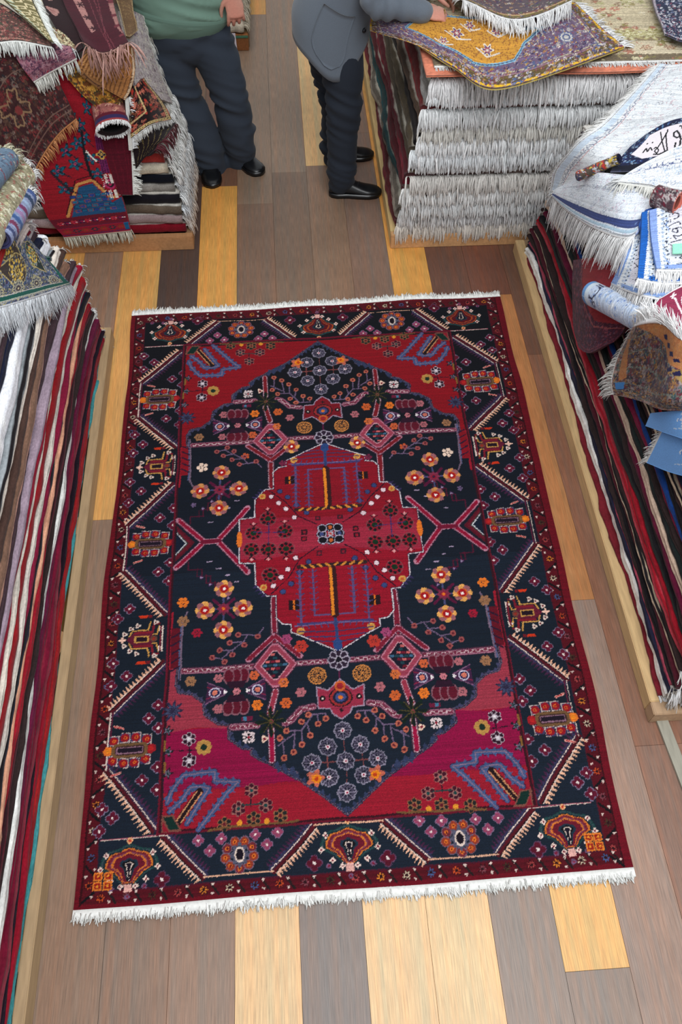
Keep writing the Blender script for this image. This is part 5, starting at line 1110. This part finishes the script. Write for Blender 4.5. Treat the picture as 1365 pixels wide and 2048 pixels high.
    roll('rolled_rug','short rolled rug with purple band, white rim fringe and open dark mouth',rp0,rp0+np.array([-.04,.20,.085]),.080,
        lambda w,h,c:(lambda cv:(cv.band(0,0,w,14,(150,60,60)),cv.band(0,14,w,34,(50,40,80)),cv.band(0,34,w,50,(90,24,40)),cv)[-1])(ornament((150,90,84),[(206,160,140),(110,40,50),(190,130,110)],seed=106,n=100,rs=(6,12))(w,h,c)),(30,20,22),seed=12,sq=.62,hole=.86,fr=dict(i=0,len=.022,droop=.15,dens=600))
    drape('plain_maroon_rug','plain wine red rug back hanging with a white fringed vertical edge',P(.045,[[(196,250),(226,246),(256,240)],[(212,310),(238,310),(262,308)],[(238,388),(252,389),(266,390)]]),lambda w,h,c:(lambda cv:([cv.line([(k,0),(k,h)],3,(92,14,32)) for k in np.arange(0,w,14)],cv)[-1])(Cv(w,h,c,(78,10,28))).woven(2),thick=.01,seed=29,
        fr=[dict(e='u1',len=.042,droop=.2,dens=560,w=.006,col=(216,218,212),clump=.3)])
    drape('small_rug','white fringed narrow rug edge between the rolled rug and the orange flowered rug',P(.07,[[(250,196),(254,196),(258,194)],[(254,250),(258,250),(262,248)],[(258,300),(262,300),(266,298)]]),lambda w,h,c:Cv(w,h,c,(206,206,200)),seed=30,fr=[dict(e='u1',len=.03,droop=.3,dens=560,w=.006,clump=.3)])
    def blackfl(w,h,c):
        cv=ornament((30,18,20),[(170,50,40),(150,70,60),(110,60,40),(90,80,60),(190,110,90)],seed=107,n=70,rs=(10,22))(w,h,c)
        cv.band(w-26,0,w-8,h,(196,170,120)); cv.band(0,h-24,w,h-4,(206,180,120))
        for k in np.arange(6,h,16): cv.band(w-20,k,w-14,k+6,(50,34,34))
        for k in np.arange(6,w,18): cv.band(k,h-17,k+7,h-10,(50,34,34))
        cv.line([(w*.30,0),(w*.42,h*.62),(0,h*.70)],11,(190,164,116)); return cv.woven(4,k=.8)
    drape('flowered_rug','black rug with orange flowers, cream dotted border and white fringe',P(.075,[[(258,186),(276,166),(290,160)],[(258,232),(296,212),(326,204)],[(262,276),(302,250),(346,238)]]),blackfl,cell=3,thick=.012,seed=31,fr=[dict(e='v1',len=.038,droop=.5,dens=520,w=.006,col=(226,228,224))])
    drape('dark_rug','black rug corner with olive twig pattern and dark red tassels',P(.045,[[(264,282),(300,262),(352,244)],[(268,310),(296,290),(330,272)],[(272,338),(288,318),(304,300)]]),
        lambda w,h,c:(lambda cv:([cv.line([(w*.15*k,h*.1),(w*.15*k+20,h*.5),(w*.15*k-10,h*.9)],3,(130,116,70)) for k in range(1,7)],cv)[-1])(Cv(w,h,c,(26,16,20))).woven(2),thick=.010,seed=32,fr=[dict(e='u1',len=.09,droop=1.2,dens=110,w=.007,col=(84,26,36),colvar=26)])
    drape('lilac_rug','faded lilac and white rug lying over the right shoulder of the rear left pile',P(.022,[[(236,20),(262,20),(286,30)],[(252,90),(276,86),(304,96)],[(266,150),(292,150),(326,160)],[(282,200),(312,198),(346,206)]]),
        ornament((176,164,164),[(140,120,130),(206,200,190),(110,90,100),(190,180,160)],seed=108,n=400,rs=(6,12)),thick=.010,seed=33,fr=[dict(e='u1',len=.06,droop=1.1,dens=420,w=.006,col=(214,212,204))])
# ================================================================ people
def loft(path,rad,ref=(0,1,0),n=20,cap=4,prof=None):
    """closed tapered tube: path points, rad = list of (a,b) half widths along ref and across"""
    P=np.array(path,float); m=max(len(P)*5,10); P=crm(P,m,0); Rr=crm(np.array(rad,float),m,0); ref=np.array(ref,float)
    T=np.gradient(P,axis=0); T/=np.linalg.norm(T,axis=1)[:,None]
    A=ref[None]-T*(T@ref)[:,None]; A/=np.linalg.norm(A,axis=1)[:,None]; B=np.cross(T,A); th=np.linspace(0,2*PI,n,endpoint=False)
    rings=[]
    def ring(p,a,b,A_,B_): return p+A_*(np.cos(th)*a)[:,None]+B_*(np.sin(th)*b)[:,None]
    def caps(i,s):
        o=[]
        for k in range(1,cap+1):
            q=k/cap*PI/2*.98; o.append(ring(P[i]+T[i]*s*min(Rr[i])*math.sin(q),Rr[i,0]*math.cos(q),Rr[i,1]*math.cos(q),A[i],B[i]))
        return o
    rings=caps(0,-1)[::-1]+[ring(P[i],*Rr[i],A[i],B[i]) for i in range(m)]+caps(-1,1)
    V=np.array(rings).reshape(-1,3); k=len(rings); F=gfaces(k,n,wrap=True)
    return V,[F,np.arange(n)[None,::-1],((k-1)*n+np.arange(n))[None,:]]
def organic(name,lofts,voxel,mat,parent,col,smooth=6,disp=None,trim=None):
    vs=[];fs=[];o=0
    for V,F in lofts:
        vs.append(V)
        for f in F: fs+= (f+o).tolist()
        o+=len(V)
    me=bpy.data.meshes.new(name); me.from_pydata(np.concatenate(vs).tolist(),[],fs); me.update()
    bm=bmesh.new(); bm.from_mesh(me); bmesh.ops.recalc_face_normals(bm,faces=bm.faces[:]); bm.to_mesh(me); bm.free()
    ob=bpy.data.objects.new(name,me); COL.objects.link(ob)
    r=ob.modifiers.new('r','REMESH'); r.mode='VOXEL'; r.voxel_size=voxel
    s=ob.modifiers.new('s','SMOOTH'); s.iterations=smooth; s.factor=.5
    dg=bpy.context.evaluated_depsgraph_get(); m2=bpy.data.meshes.new_from_object(ob.evaluated_get(dg)); bpy.data.objects.remove(ob)
    n=len(m2.vertices); V=np.empty(n*3); m2.vertices.foreach_get('co',V); V=V.reshape(-1,3)
    N=np.empty(n*3); m2.vertices.foreach_get('normal',N); N=N.reshape(-1,3)
    if disp is not None: V=V+N*disp(V)[:,None]
    Q=[list(p.vertices) for p in m2.polygons]; q4=np.array([q for q in Q if len(q)==4]); q3=[q for q in Q if len(q)==3]
    F=[q4]+([np.array(q3)] if q3 else [])
    C=col(V) if callable(col) else np.tile(np.array(col,float),(n,1))
    return mk(name,V,F,mat,parent,C)
def folds(seed,amp,zs):
    a=Noise(seed,16); b=Noise(seed+1,16)
    def f(V):
        w=np.zeros(len(V))
        for (z,s,k) in zs: w+=k*np.exp(-((V[:,2]-z)/s)**2)
        P=V*np.array([1.6,1.6,8.5])+ (V[:,0:1]*np.array([[0,0,3.]])); q=a(P,1.0)
        return amp*w*(np.abs(q)*-1.2+.5)+.004*b(V,1.6)
    return f
def shoe(label,toe,heel,parent,hy=.105,w=.048):
    toe=np.array(toe,float); heel=np.array(heel,float); L=np.linalg.norm(toe-heel); d=(toe-heel)/L; s=np.array([-d[1],d[0],0]); up=np.array([0,0,1.])
    st=np.linspace(0,1,22); wd=np.interp(st,[0,.04,.15,.35,.55,.75,.9,.97,1],[.3,.62,.82,.78,.92,1.,.82,.5,.12])*w
    hh=np.interp(st,[0,.05,.2,.35,.5,.7,.85,.95,1],[.05,.085,.105,.10,.078,.055,.047,.038,.022])
    rings=[]; sole=[]
    for i,t in enumerate(st):
        c=heel+d*L*t; th=np.linspace(0,PI,13)
        top=[c+s*wd[i]*math.cos(a)*(1 if math.sin(a)<.3 else 1)+up*(.022+(hh[i]-.022)*math.sin(a)**.75) for a in th]
        rings.append(top)
    V=np.array(rings).reshape(-1,3); k=22
    mk('shoe_upper',V,[gfaces(k,13,wrap=True),np.arange(13)[None,:],((k-1)*13+np.arange(13))[None,::-1]],M_SHOE,parent,(18,19,22))
    out=[heel+d*L*t+s*x for t,x in zip(st,wd*1.08+.002)]+[heel+d*L*t-s*x for t,x in list(zip(st,wd*1.08+.002))[::-1]]
    out=np.array(out); n=len(out); lo=out.copy(); lo[:,2]=.001; hi=out.copy(); hi[:,2]=.026
    F=np.stack([np.arange(n),np.roll(np.arange(n),-1),np.roll(np.arange(n),-1)+n,np.arange(n)+n],-1)
    mk('shoe_sole',np.concatenate([lo,hi]),[F,np.arange(n)[None,::-1],(np.arange(n)+n)[None,:]],M_SHOE,parent,(14,14,16))
    # laces over the instep
    for j in range(3):
        t=.42+j*.07; c=heel+d*L*t; h=float(np.interp(t,st,hh)); ww=float(np.interp(t,st,wd))
        p=[c+s*ww*.45*q+up*(h*(1-.06*q*q)+.001)+d*.006*q for q in (-1,-.5,0,.5,1)]
        Vl,Fl=loft(p,[(.0022,.0022)]*5,n=6,cap=2,ref=(0,0,1)); mk('shoe_lace',Vl,Fl,M_SHOE,parent,(26,27,30))
def hand_lofts(wrist,palm_dir,side,normal,curl=.35,k=1.,spread=.12,thumb=1):
    """palm and five separate fingers; side = direction from little finger to index"""
    d=np.array(palm_dir,float); d/=np.linalg.norm(d); n=np.array(normal,float); n-=d*(n@d); n/=np.linalg.norm(n); s=np.array(side,float); s-=d*(s@d)+n*(s@n); s/=np.linalg.norm(s)
    w=np.array(wrist,float); L=[loft([w-d*.03,w+d*.01,w+d*.05*k,w+d*.088*k],[(.030*k,.021*k),(.032*k,.019*k),(.042*k,.016*k),(.040*k,.013*k)],ref=s,n=14)]
    for i,(off,ln,r) in enumerate(((-.032,.062,.0078),(-.011,.078,.0088),(.011,.084,.0090),(.032,.076,.0088))):
        p=w+d*.082*k+s*off*k; dd=d+s*spread*off/.032; dd/=np.linalg.norm(dd); pts=[p-dd*.012,p]; a=curl*(1.1-.08*i)
        cur=p; ang=0
        for f in (.42,.32,.26):
            ang+=a; v=dd*math.cos(ang)-n*math.sin(ang); cur=cur+v*ln*f*k; pts.append(cur)
        L.append(loft(pts,[(r*k*q,r*k*q) for q in (1.05,1.08,1.0,.92,.72)],ref=s,n=10))
    t0=w+d*.018*k+s*.026*k*thumb; t1=t0+(d*.6+s*.72*thumb-n*.25)*.034*k; t2=t1+(d*.9+s*.35*thumb-n*.3)*.034*k; t3=t2+(d*1.+s*.05*thumb-n*.35)*.026*k
    L.append(loft([t0,t1,t2,t3],[(.014*k,.013*k),(.0115*k,.011*k),(.010*k,.0095*k),(.0075*k,.007*k)],ref=n,n=10)); return L
def head_lofts(c,look,k=1.):
    c=np.array(c,float); f=np.array(look,float); f/=np.linalg.norm(f); u=np.array([0,0,1.])-f*f[2]; u/=np.linalg.norm(u); s=np.cross(f,u)
    L=[loft([c-u*.105,c-u*.06,c,c+u*.06,c+u*.105],[(.040,.050),(.058,.070),(.074,.092),(.072,.088),(.045,.055)],ref=s,n=20),
       loft([c-u*.02+f*.085,c-u*.045+f*.108],[(.010,.010),(.015,.012)],ref=s,n=8,cap=2), loft([c-u*.074+f*.082-s*.022,c-u*.074+f*.088,c-u*.074+f*.082+s*.022],[(.006,.006)]*3,ref=u,n=8,cap=2),
       loft([c-u*.108+f*.05,c-u*.10+f*.072],[(.022,.02),(.018,.014)],ref=s,n=10,cap=3)]
    for q in (-1,1): L.append(loft([c+s*q*.076-u*.03,c+s*q*.082,c+s*q*.078+u*.025],[(.012,.018),(.010,.02),(.008,.012)],ref=s,n=8,cap=2))
    return L,(c,f,u,s)
def hair(parent,fr,col):
    c,f,u,s=fr
    organic('hair',[loft([c+u*.02-f*.03,c+u*.07-f*.02,c+u*.105-f*.008],[(.082,.088),(.080,.086),(.05,.06)],ref=s,n=20),loft([c-u*.05-f*.06,c+u*.03-f*.045],[(.066,.045),(.078,.06)],ref=s,n=16)],.006,M_HAIR,parent,col,disp=lambda V:.002*Noise(5,12)(V,8))
def eyes(parent,fr):
    c,f,u,s=fr
    for q in (-1,1):
        V,F=loft([c+s*q*.032+f*.080+u*.0,c+s*q*.032+f*.0855],[(.011,.008),(.006,.004)],ref=s,n=10,cap=3); mk('eye',V,F,M_SHOE,parent,(236,232,226)); V,F=loft([c+s*q*.032+f*.086,c+s*q*.032+f*.0885],[(.0045,.0045)]*2,ref=s,n=8,cap=2); mk('iris',V,F,M_SHOE,parent,(50,34,24))
SK=(196,142,124)
def skinc(V):
    n=Noise(9,10); r=n(V,4.)[:,None]; return np.clip(np.array(SK)[None]+np.array([[8,-8,-8]])*r,0,255)
def build_people():
    # ------------------------------------------------ person in the green shirt
    root=empty('person',(-.36,4.68,0),'person in green t-shirt and dark trousers standing by the rear left pile, hand hanging down','person')
    a=lambda x,y,d:aty(x,y,d)
    LL=[a(424,338,4.66),a(411,297,4.66),a(390,245,4.67),a(365,190,4.68),a(344,130,4.70),a(345,70,4.72)]
    LR=[a(480,318,4.72),a(481,283,4.70),a(471,240,4.68),a(459,190,4.67),a(440,128,4.70),a(414,70,4.72)]
    hip=a(372,70,4.72); waist=a(356,10,4.72); chest=np.array([-.52,4.68,1.22]); sh=np.array([-.52,4.66,1.40])
    trs=[loft(LL,[(.092,.092),(.102,.098),(.106,.104),(.112,.110),(.122,.122),(.13,.13)],ref=(0,1,0)),loft(LR,[(.090,.090),(.098,.096),(.098,.100),(.100,.106),(.112,.116),(.125,.13)],ref=(0,1,0)),
         loft([a(380,70,4.72),a(374,58,4.72),a(362,35,4.72),waist],[(.14,.22),(.155,.245),(.155,.235),(.15,.215)],ref=(0,1,0),n=28)]
    organic('trousers',trs,.011,M_CLOTH,root,(50,57,68),smooth=4,disp=folds(3,.020,[(.16,.10,1.2),(.46,.12,.8),(.72,.10,.8)]))
    # shirt with a curved hem
    z0=a(356,32,4.71); shirt=[loft([a(358,12,4.70),a(354,0,4.70),np.array([-.525,4.70,1.02]),chest,sh+np.array([0,0,.02])],[(.175,.275),(.172,.270),(.165,.245),(.15,.235),(.10,.19)],ref=(0,1,0),n=30)]
    shl=sh+np.array([.20,.0,-.02]); shr=sh+np.array([-.20,.0,-.02]); el=np.array([-.235,4.72,1.12]); er=np.array([-.80,4.70,1.13]); wl=a(466,-12,4.60); wr=np.array([-.78,4.62,.93])
    for s_,e_ in ((shl,el),(shr,er)): shirt.append(loft([s_-(s_-sh)*.3,s_,s_*.5+e_*.5,e_*.85+s_*.15],[(.07,.07),(.078,.078),(.075,.072),(.075,.07)],ref=(0,1,0)))
    organic('shirt',shirt,.011,M_CLOTH,root,(108,136,122),smooth=5,disp=folds(7,.016,[(.80,.12,.9),(1.05,.2,.6)]))
    V,F=loft([a(358,17,4.70),a(358,12,4.70)],[(.172,.274),(.172,.274)],ref=(0,1,0),n=40,cap=2); mk('shirt_hem',V,F,M_CLOTH,root,(102,130,117))
    neck=sh+np.array([0,-.01,.07]); hl,fr=head_lofts(sh+np.array([.0,-.05,.24]),(.25,-.85,-.35))
    body=hl+[loft([sh+np.array([0,.01,-.02]),neck,sh+np.array([0,-.03,.15])],[(.055,.06),(.052,.054),(.052,.054)],ref=(0,1,0)),loft([hip,waist,chest,sh],[(.10,.15),(.10,.15),(.11,.17),(.06,.14)],ref=(0,1,0)),
        loft([shl,el,wl],[(.045,.045),(.038,.040),(.026,.030)],ref=(0,1,0)),loft([shr,er,wr],[(.045,.045),(.038,.040),(.026,.030)],ref=(0,1,0)),
        loft([hip+np.array([-.08,0,0]),LL[2],LL[0]+np.array([0,0,-.01])],[(.07,.07),(.05,.05),(.035,.035)]),loft([hip+np.array([.08,0,0]),LR[2],LR[0]+np.array([0,0,-.01])],[(.07,.07),(.05,.05),(.035,.035)])]
    body+=hand_lofts(wl,(.06,-.12,-1),(-1,-.15,0),(.1,-1,.15),curl=.42,k=1.12,thumb=1)
    body+=hand_lofts(wr,(0,-.2,-1),(1,-.2,0),(-.3,-1,.1),curl=.4,k=1.05,thumb=1)
    organic('body',body,.0048,M_SKIN,root,skinc,smooth=2); hair(root,fr,(60,52,48)); eyes(root,fr)
    tL,hL=at(426,378),at(420,318); tR,hR=at(524,352),at(470,312)
    shoe('left',np.array([tL[0],tL[1],0]),np.array([hL[0]+.0,tL[1]+.285,0]),root,w=.054); d=np.array([tR[0]-hR[0],tR[1]-hR[1],0]); d/=np.linalg.norm(d); shoe('right',np.array([tR[0],tR[1],0]),np.array([tR[0],tR[1],0])-d*.29,root,w=.054)
    # ------------------------------------------------ person in the grey jacket
    root=empty('person',(.38,4.52,0),'person in grey wool jacket leaning with both hands on the fringed rug pile','person')
    NL=[a(681,362,4.38),a(684,330,4.39),a(684,270,4.41),a(688,205,4.43),a(684,140,4.47),a(678,80,4.52)]
    FL=[a(672,312,4.70),a(668,285,4.70),a(672,230,4.68),a(668,180,4.66),a(660,120,4.64),a(655,70,4.62)]
    rr=[(.078,.080),(.082,.082),(.088,.088),(.100,.098),(.118,.120),(.12,.13)]
    hip=np.array([.30,4.57,.86]); tr=[loft(NL,rr,ref=(1,0,0)),loft(FL,rr,ref=(1,0,0)),loft([hip+np.array([0,0,-.12]),hip,hip+np.array([.02,0,.1])],[(.13,.15),(.14,.165),(.14,.165)],ref=(1,0,0),n=26)]
    organic('trousers',tr,.011,M_CLOTH,root,(38,43,52),smooth=4,disp=folds(13,.020,[(.13,.10,1.1),(.48,.13,.9)]))
    sh=np.array([.62,4.57,1.36]); chest=np.array([.50,4.57,1.20])
    # jacket shell: hem drops low at the near side and rises to the front and back
    n=56; th=np.linspace(0,2*PI,n,endpoint=False); lv=22; rings=[]
    axp=crm(np.array([[.285,4.575,.74],[.295,4.575,.88],[.36,4.572,1.04],[.47,4.57,1.20],[.60,4.57,1.37]]),lv,0)
    rx=crm(np.array([[.205],[.20],[.175],[.155],[.12]]),lv,0)[:,0]; ry=crm(np.array([[.215],[.20],[.185],[.20],[.19]]),lv,0)[:,0]; tilt=np.linspace(0,.55,lv)
    nz=Noise(44,16)
    for k in range(lv):
        c,s=np.cos(th),np.sin(th); hem=(.055-.125*np.exp(-((th-4.80)/.60)**2)+.04*np.exp(-((np.minimum(th,2*PI-th))/.5)**2)+.03*np.exp(-((th-PI)/.5)**2)+.02*np.exp(-((th-1.6)/.8)**2))*(1-k/(lv-1))**2
        x=axp[k,0]+rx[k]*c; y=axp[k,1]+ry[k]*s; z=axp[k,2]+hem-tilt[k]*rx[k]*c*.9
        Pq=np.stack([x,y,z],-1); rings.append(Pq+np.stack([c,s,s*0],-1)*(.008*nz(Pq,1.3))[:,None])
    O=np.array(rings); I=O.copy(); cc=O.mean(1,keepdims=True); I[...,:2]=cc[...,:2]+(O[...,:2]-cc[...,:2])*.955
    A=np.concatenate([I[::-1],O]); A[-1]=A[-1]; top=O[-1].mean(0)+np.array([0,0,.02]); V=np.concatenate([A.reshape(-1,3)]);m=len(A)
    F=gfaces(m,n,wrap=True); mk('jacket',V,[F,((m-1)*n+np.arange(n))[None,:]],M_WOOLJ,root,(100,108,118))
    # stitched patch pocket on the near side, front button
    def onj(ang,zf,off=.004):
        k=zf*(lv-1); i=int(k); f=k-i; g=(ang%(2*PI))/(2*PI)*n; j=int(g); gf=g-j
        p=(O[i,j]*(1-gf)+O[i,(j+1)%n]*gf)*(1-f)+(O[i+1,j]*(1-gf)+O[i+1,(j+1)%n]*gf)*f; return p+np.array([math.cos(ang),math.sin(ang),0])*off
    uu=np.linspace(0,1,16); G=[]
    for v in np.linspace(0,1,14):
        row=[]
        for u in uu:
            half=.46*(1-.0*v)*(1 if v>.35 else math.sqrt(max(.02,1-((.35-v)/.35)**2))*.92+.08); row.append(onj(4.58+(u-.5)*2*half*.92,.09+v*.36,.007))
        G.append(row)
    G=np.array(G); B=G-np.array([0,-.004,0])
    V=np.concatenate([G.reshape(-1,3),B.reshape(-1,3)]); k0=14*16; rim=np.concatenate([np.arange(16),np.arange(1,14)*16+15,13*16+np.arange(14,-1,-1),np.arange(12,0,-1)*16])
    sk=np.stack([rim,np.roll(rim,-1),np.roll(rim,-1)+k0,rim+k0],-1); mk('pocket',V,[np.concatenate([gfaces(14,16),gfaces(14,16,off=k0,flip=True),sk])],M_WOOLJ,root,(98,106,116))
    bpt=a(728,60,4.45); V,F=loft([bpt+np.array([0,-.002,0]),bpt+np.array([0,-.010,.003])],[(.013,.013)]*2,ref=(1,0,0),n=16,cap=2); mk('button',V,F,M_SHOE,root,(26,28,34))
    # arms
    snr=sh+np.array([0.0,-.19,-.03]); sfr=sh+np.array([0.0,.19,-.03]); en=at(752,2,1.075); wn=at(846,24,1.045); ef=at(752,-60,1.10); wf=at(858,-22,1.055)
    arms=[]
    for s_,e_,w_ in ((snr,en,wn),(sfr,ef,wf)):
        arms.append(loft([s_+np.array([-.05,0,.0]),s_,s_*.5+e_*.5+np.array([-.02,0,-.0]),e_,e_*.5+w_*.5+np.array([0,0,.004]),w_],[(.085,.085),(.088,.085),(.080,.078),(.076,.074),(.068,.062),(.058,.052)],ref=(0,1,0)))
    organic('sleeves',arms,.010,M_WOOLJ,root,(100,108,118),smooth=3,disp=lambda V:.007*np.sin(V[:,0]*95+Noise(3,10)(V,1.2)*3.2)*np.exp(-((V[:,0]-.50)/.16)**2))
    hl,fr=head_lofts(sh+np.array([.13,0,.20]),(.75,-.1,-.6))
    body=hl+[loft([sh,sh+np.array([.05,0,.07]),sh+np.array([.10,0,.13])],[(.055,.055),(.052,.054),(.05,.052)],ref=(0,1,0)),loft([hip,chest,sh],[(.10,.10),(.10,.14),(.07,.13)],ref=(1,0,0)),
        loft([snr,en,wn],[(.04,.04),(.036,.036),(.027,.024)],ref=(0,1,0)),loft([sfr,ef,wf],[(.04,.04),(.036,.036),(.027,.024)],ref=(0,1,0)),
        loft([hip,NL[3],NL[0]],[(.07,.07),(.05,.05),(.034,.034)]),loft([hip,FL[3],FL[0]],[(.07,.07),(.05,.05),(.034,.034)])]
    dn=at(900,30,1.02)-wn; body+=hand_lofts(wn,dn,(0,1,.05),(-.1,-.3,1),curl=.5,k=1.12,thumb=1)
    df=at(905,-8,1.02)-wf; body+=hand_lofts(wf,df,(0,-1,.05),(-.1,.1,1),curl=.5,k=1.1,thumb=1)
    organic('body',body,.0048,M_SKIN,root,skinc,smooth=2); hair(root,fr,(50,46,44)); eyes(root,fr)
    p=dn/np.linalg.norm(dn); rp=wn+p*.115+np.array([0,.015,.004]); t=np.linspace(0,2*PI,20,endpoint=False)
    V,F=loft([rp+np.array([0,.013*math.cos(q),.013*math.sin(q)]) for q in np.linspace(0,2*PI*.97,9)],[(.0022,.0022)]*9,ref=(1,0,0),n=8); mk('finger_ring',V,F,M_SHOE,root,(150,120,60))
    f=lambda q:np.array([q[0],q[1],0.])
    toe=f(at(763,388)); heel=f(at(658,388)); shoe('near',toe,heel,root,w=.053); toe=f(at(748,312)); shoe('far',toe,toe+np.array([-.30,-.02,0]),root,w=.052)
# ================================================================ small things
def build_extras():
    RP=[plane((1.285,0,0),(-1,0,.06)),plane((0,0,.925),(0,0,1))]
    drape('price_tag','small mint green paper tag on the periwinkle script rug',PX(RP,.13,[[(1346,488),(1372,486)],[(1346,508),(1372,507)]]),lambda w,h,c:Cv(w,h,c,(150,226,196)),cell=8,thick=.001,wr=0,cat='tag')
    # low crate and rug between the two people
    root=empty('wooden_crate',(-.42,6.6,0),'low brown wooden crate with a hanging white tag behind the person in green','crate')
    board('crate_side',(-.62,6.05,0),(-.19,6.10,.10),root,(140,88,50)); board('crate_side',(-.22,6.10,0),(-.185,7.6,.10),root,(110,88,60)); board('crate_side',(-.62,7.56,0),(-.22,7.6,.10),root,(140,88,50)); board('crate_side',(-.66,6.05,0),(-.62,7.6,.10),root,(130,84,50))
    board('crate_rail',(-.62,6.045,.085),(-.19,6.06,.10),root,(70,110,86))
    V=[(-.345,6.038,.125),(-.275,6.038,.125),(-.270,6.030,.012),(-.340,6.030,.012),(-.345,6.034,.125),(-.275,6.034,.125),(-.270,6.026,.012),(-.340,6.026,.012)]
    mk('paper_tag',V,np.array([(0,1,2,3),(7,6,5,4),(0,4,5,1),(1,5,6,2),(2,6,7,3),(3,7,4,0)]),M_FRINGE,root,(214,206,216),smooth=False)
    for i,(c,nm) in enumerate((((190,178,160),'beige'),((150,60,50),'brick red'),((210,206,196),'off white'))):
        z=.105+i*.06
        slab('folded_rug',f'{nm} folded rug on the low crate behind the person in green, {["lowest","middle","uppermost"][i]}','rugs on the low crate','x',-.66,-.215-.02*i,lambda t_,z_:6.07+.02*i+0*t_,7.5,[z]*4,[z+.058]*4,c,2000+i,
            fringes=[dict(end=1,len=.07,droop=.8,ext=1.2,dens=300,w=.007,col=(206,196,176),clump=1.2,wild=.3,nseg=5)],na=30)
    # second pile at the back left, pale floral top
    platform('wooden platform at the back left behind the tribal rugs',-2.3,-.80,4.72,6.4,.085,'lr',True)
    z=.088
    for i in range(8):
        c=[(120,40,44),(176,166,150),(60,50,50),(150,140,130),(110,30,40),(196,186,166),(90,70,60),(190,180,160)][i]
        slab('folded_rug',f'{["maroon","stone","charcoal","taupe","crimson","cream","umber","pale floral"][i]} folded rug in the back left pile behind the person in green','rugs in the back left pile','y',4.76,6.3,lambda t_,z_:-.86+.01*np.sin(t_*7+z_*9)-.04*z_,-2.25,[z]*4,[z+.098]*4,c,2100+i,na=30,topc=(206,198,176) if i==7 else None); z+=.1
    drape('floral_rug','cream floral rug spread flat on top of the back left pile',[[(-2.2,6.2,z+.01),(-1.5,6.2,z+.01),(-.84,6.2,z+.01)],[(-2.2,4.85,z+.01),(-1.5,4.85,z+.01),(-.84,4.85,z+.01)]],ornament((206,196,170),[(160,150,120),(180,150,120),(130,110,90),(214,206,186)],seed=201,n=700,rs=(8,24)),cell=7,seed=41,wr=.003)
    # weathered batten on the floor in front of the right platform
    A,B=at(1312,1443),at(1372,1600); C_,D_=at(1334,1440),at(1400,1590)
    root=empty('wooden_batten',((A[0]+D_[0])/2,(A[1]+B[1])/2,0),'weathered grey wooden batten on the floor in front of the right platform','batten')
    def strip(P,z,col,name,par):
        V=[(p[0],p[1],.001) for p in P]+[(p[0],p[1],z) for p in P]; mk(name,V,np.array([(3,2,1,0),(4,5,6,7),(0,1,5,4),(1,2,6,5),(2,3,7,6),(3,0,4,7)]),M_WOOD,par,col,smooth=False)
    B=A+(B-A)*1.5; D2=C_+(B-A); strip([A,B,D2,C_],.012,(150,146,132),'batten_board',root)
    # lint and straw scraps
# ================================================================ light
def lights():
    w=bpy.data.worlds.new('world'); sc.world=w; w.use_nodes=True; b=w.node_tree.nodes['Background']; b.inputs[0].default_value=(.93,.97,1,1); b.inputs[1].default_value=.70
    def area(name,loc,rot,sx,sy,e,c=(1,1,1)):
        l=bpy.data.lights.new(name,'AREA'); l.shape='RECTANGLE'; l.size=sx; l.size_y=sy; l.energy=e; l.color=c
        o=bpy.data.objects.new(name,l); COL.objects.link(o); o.location=loc; o.rotation_euler=rot; return o
    area('skylight',(.9,.1,5.2),(math.radians(8),math.radians(9),0),3.2,3.6,265,(.97,.985,1))
    area('rear_fill',(-1.2,5.6,5.0),(math.radians(-10),0,0),1.4,1.4,45,(1,.95,.88))  # added weak warm fill over the rear piles, source unseen
    sc.view_settings.view_transform='Standard'; sc.view_settings.look='None'; sc.view_settings.gamma=1; sc.view_settings.use_curve_mapping=False; sc.view_settings.exposure=0.
import time as _t
for fn in ('build_floor','build_centre_rug','build_piles','build_drapes','build_people','build_extras','lights'):
    t0=_t.time()
    if fn in globals(): globals()[fn](); print(fn,round(_t.time()-t0,1))
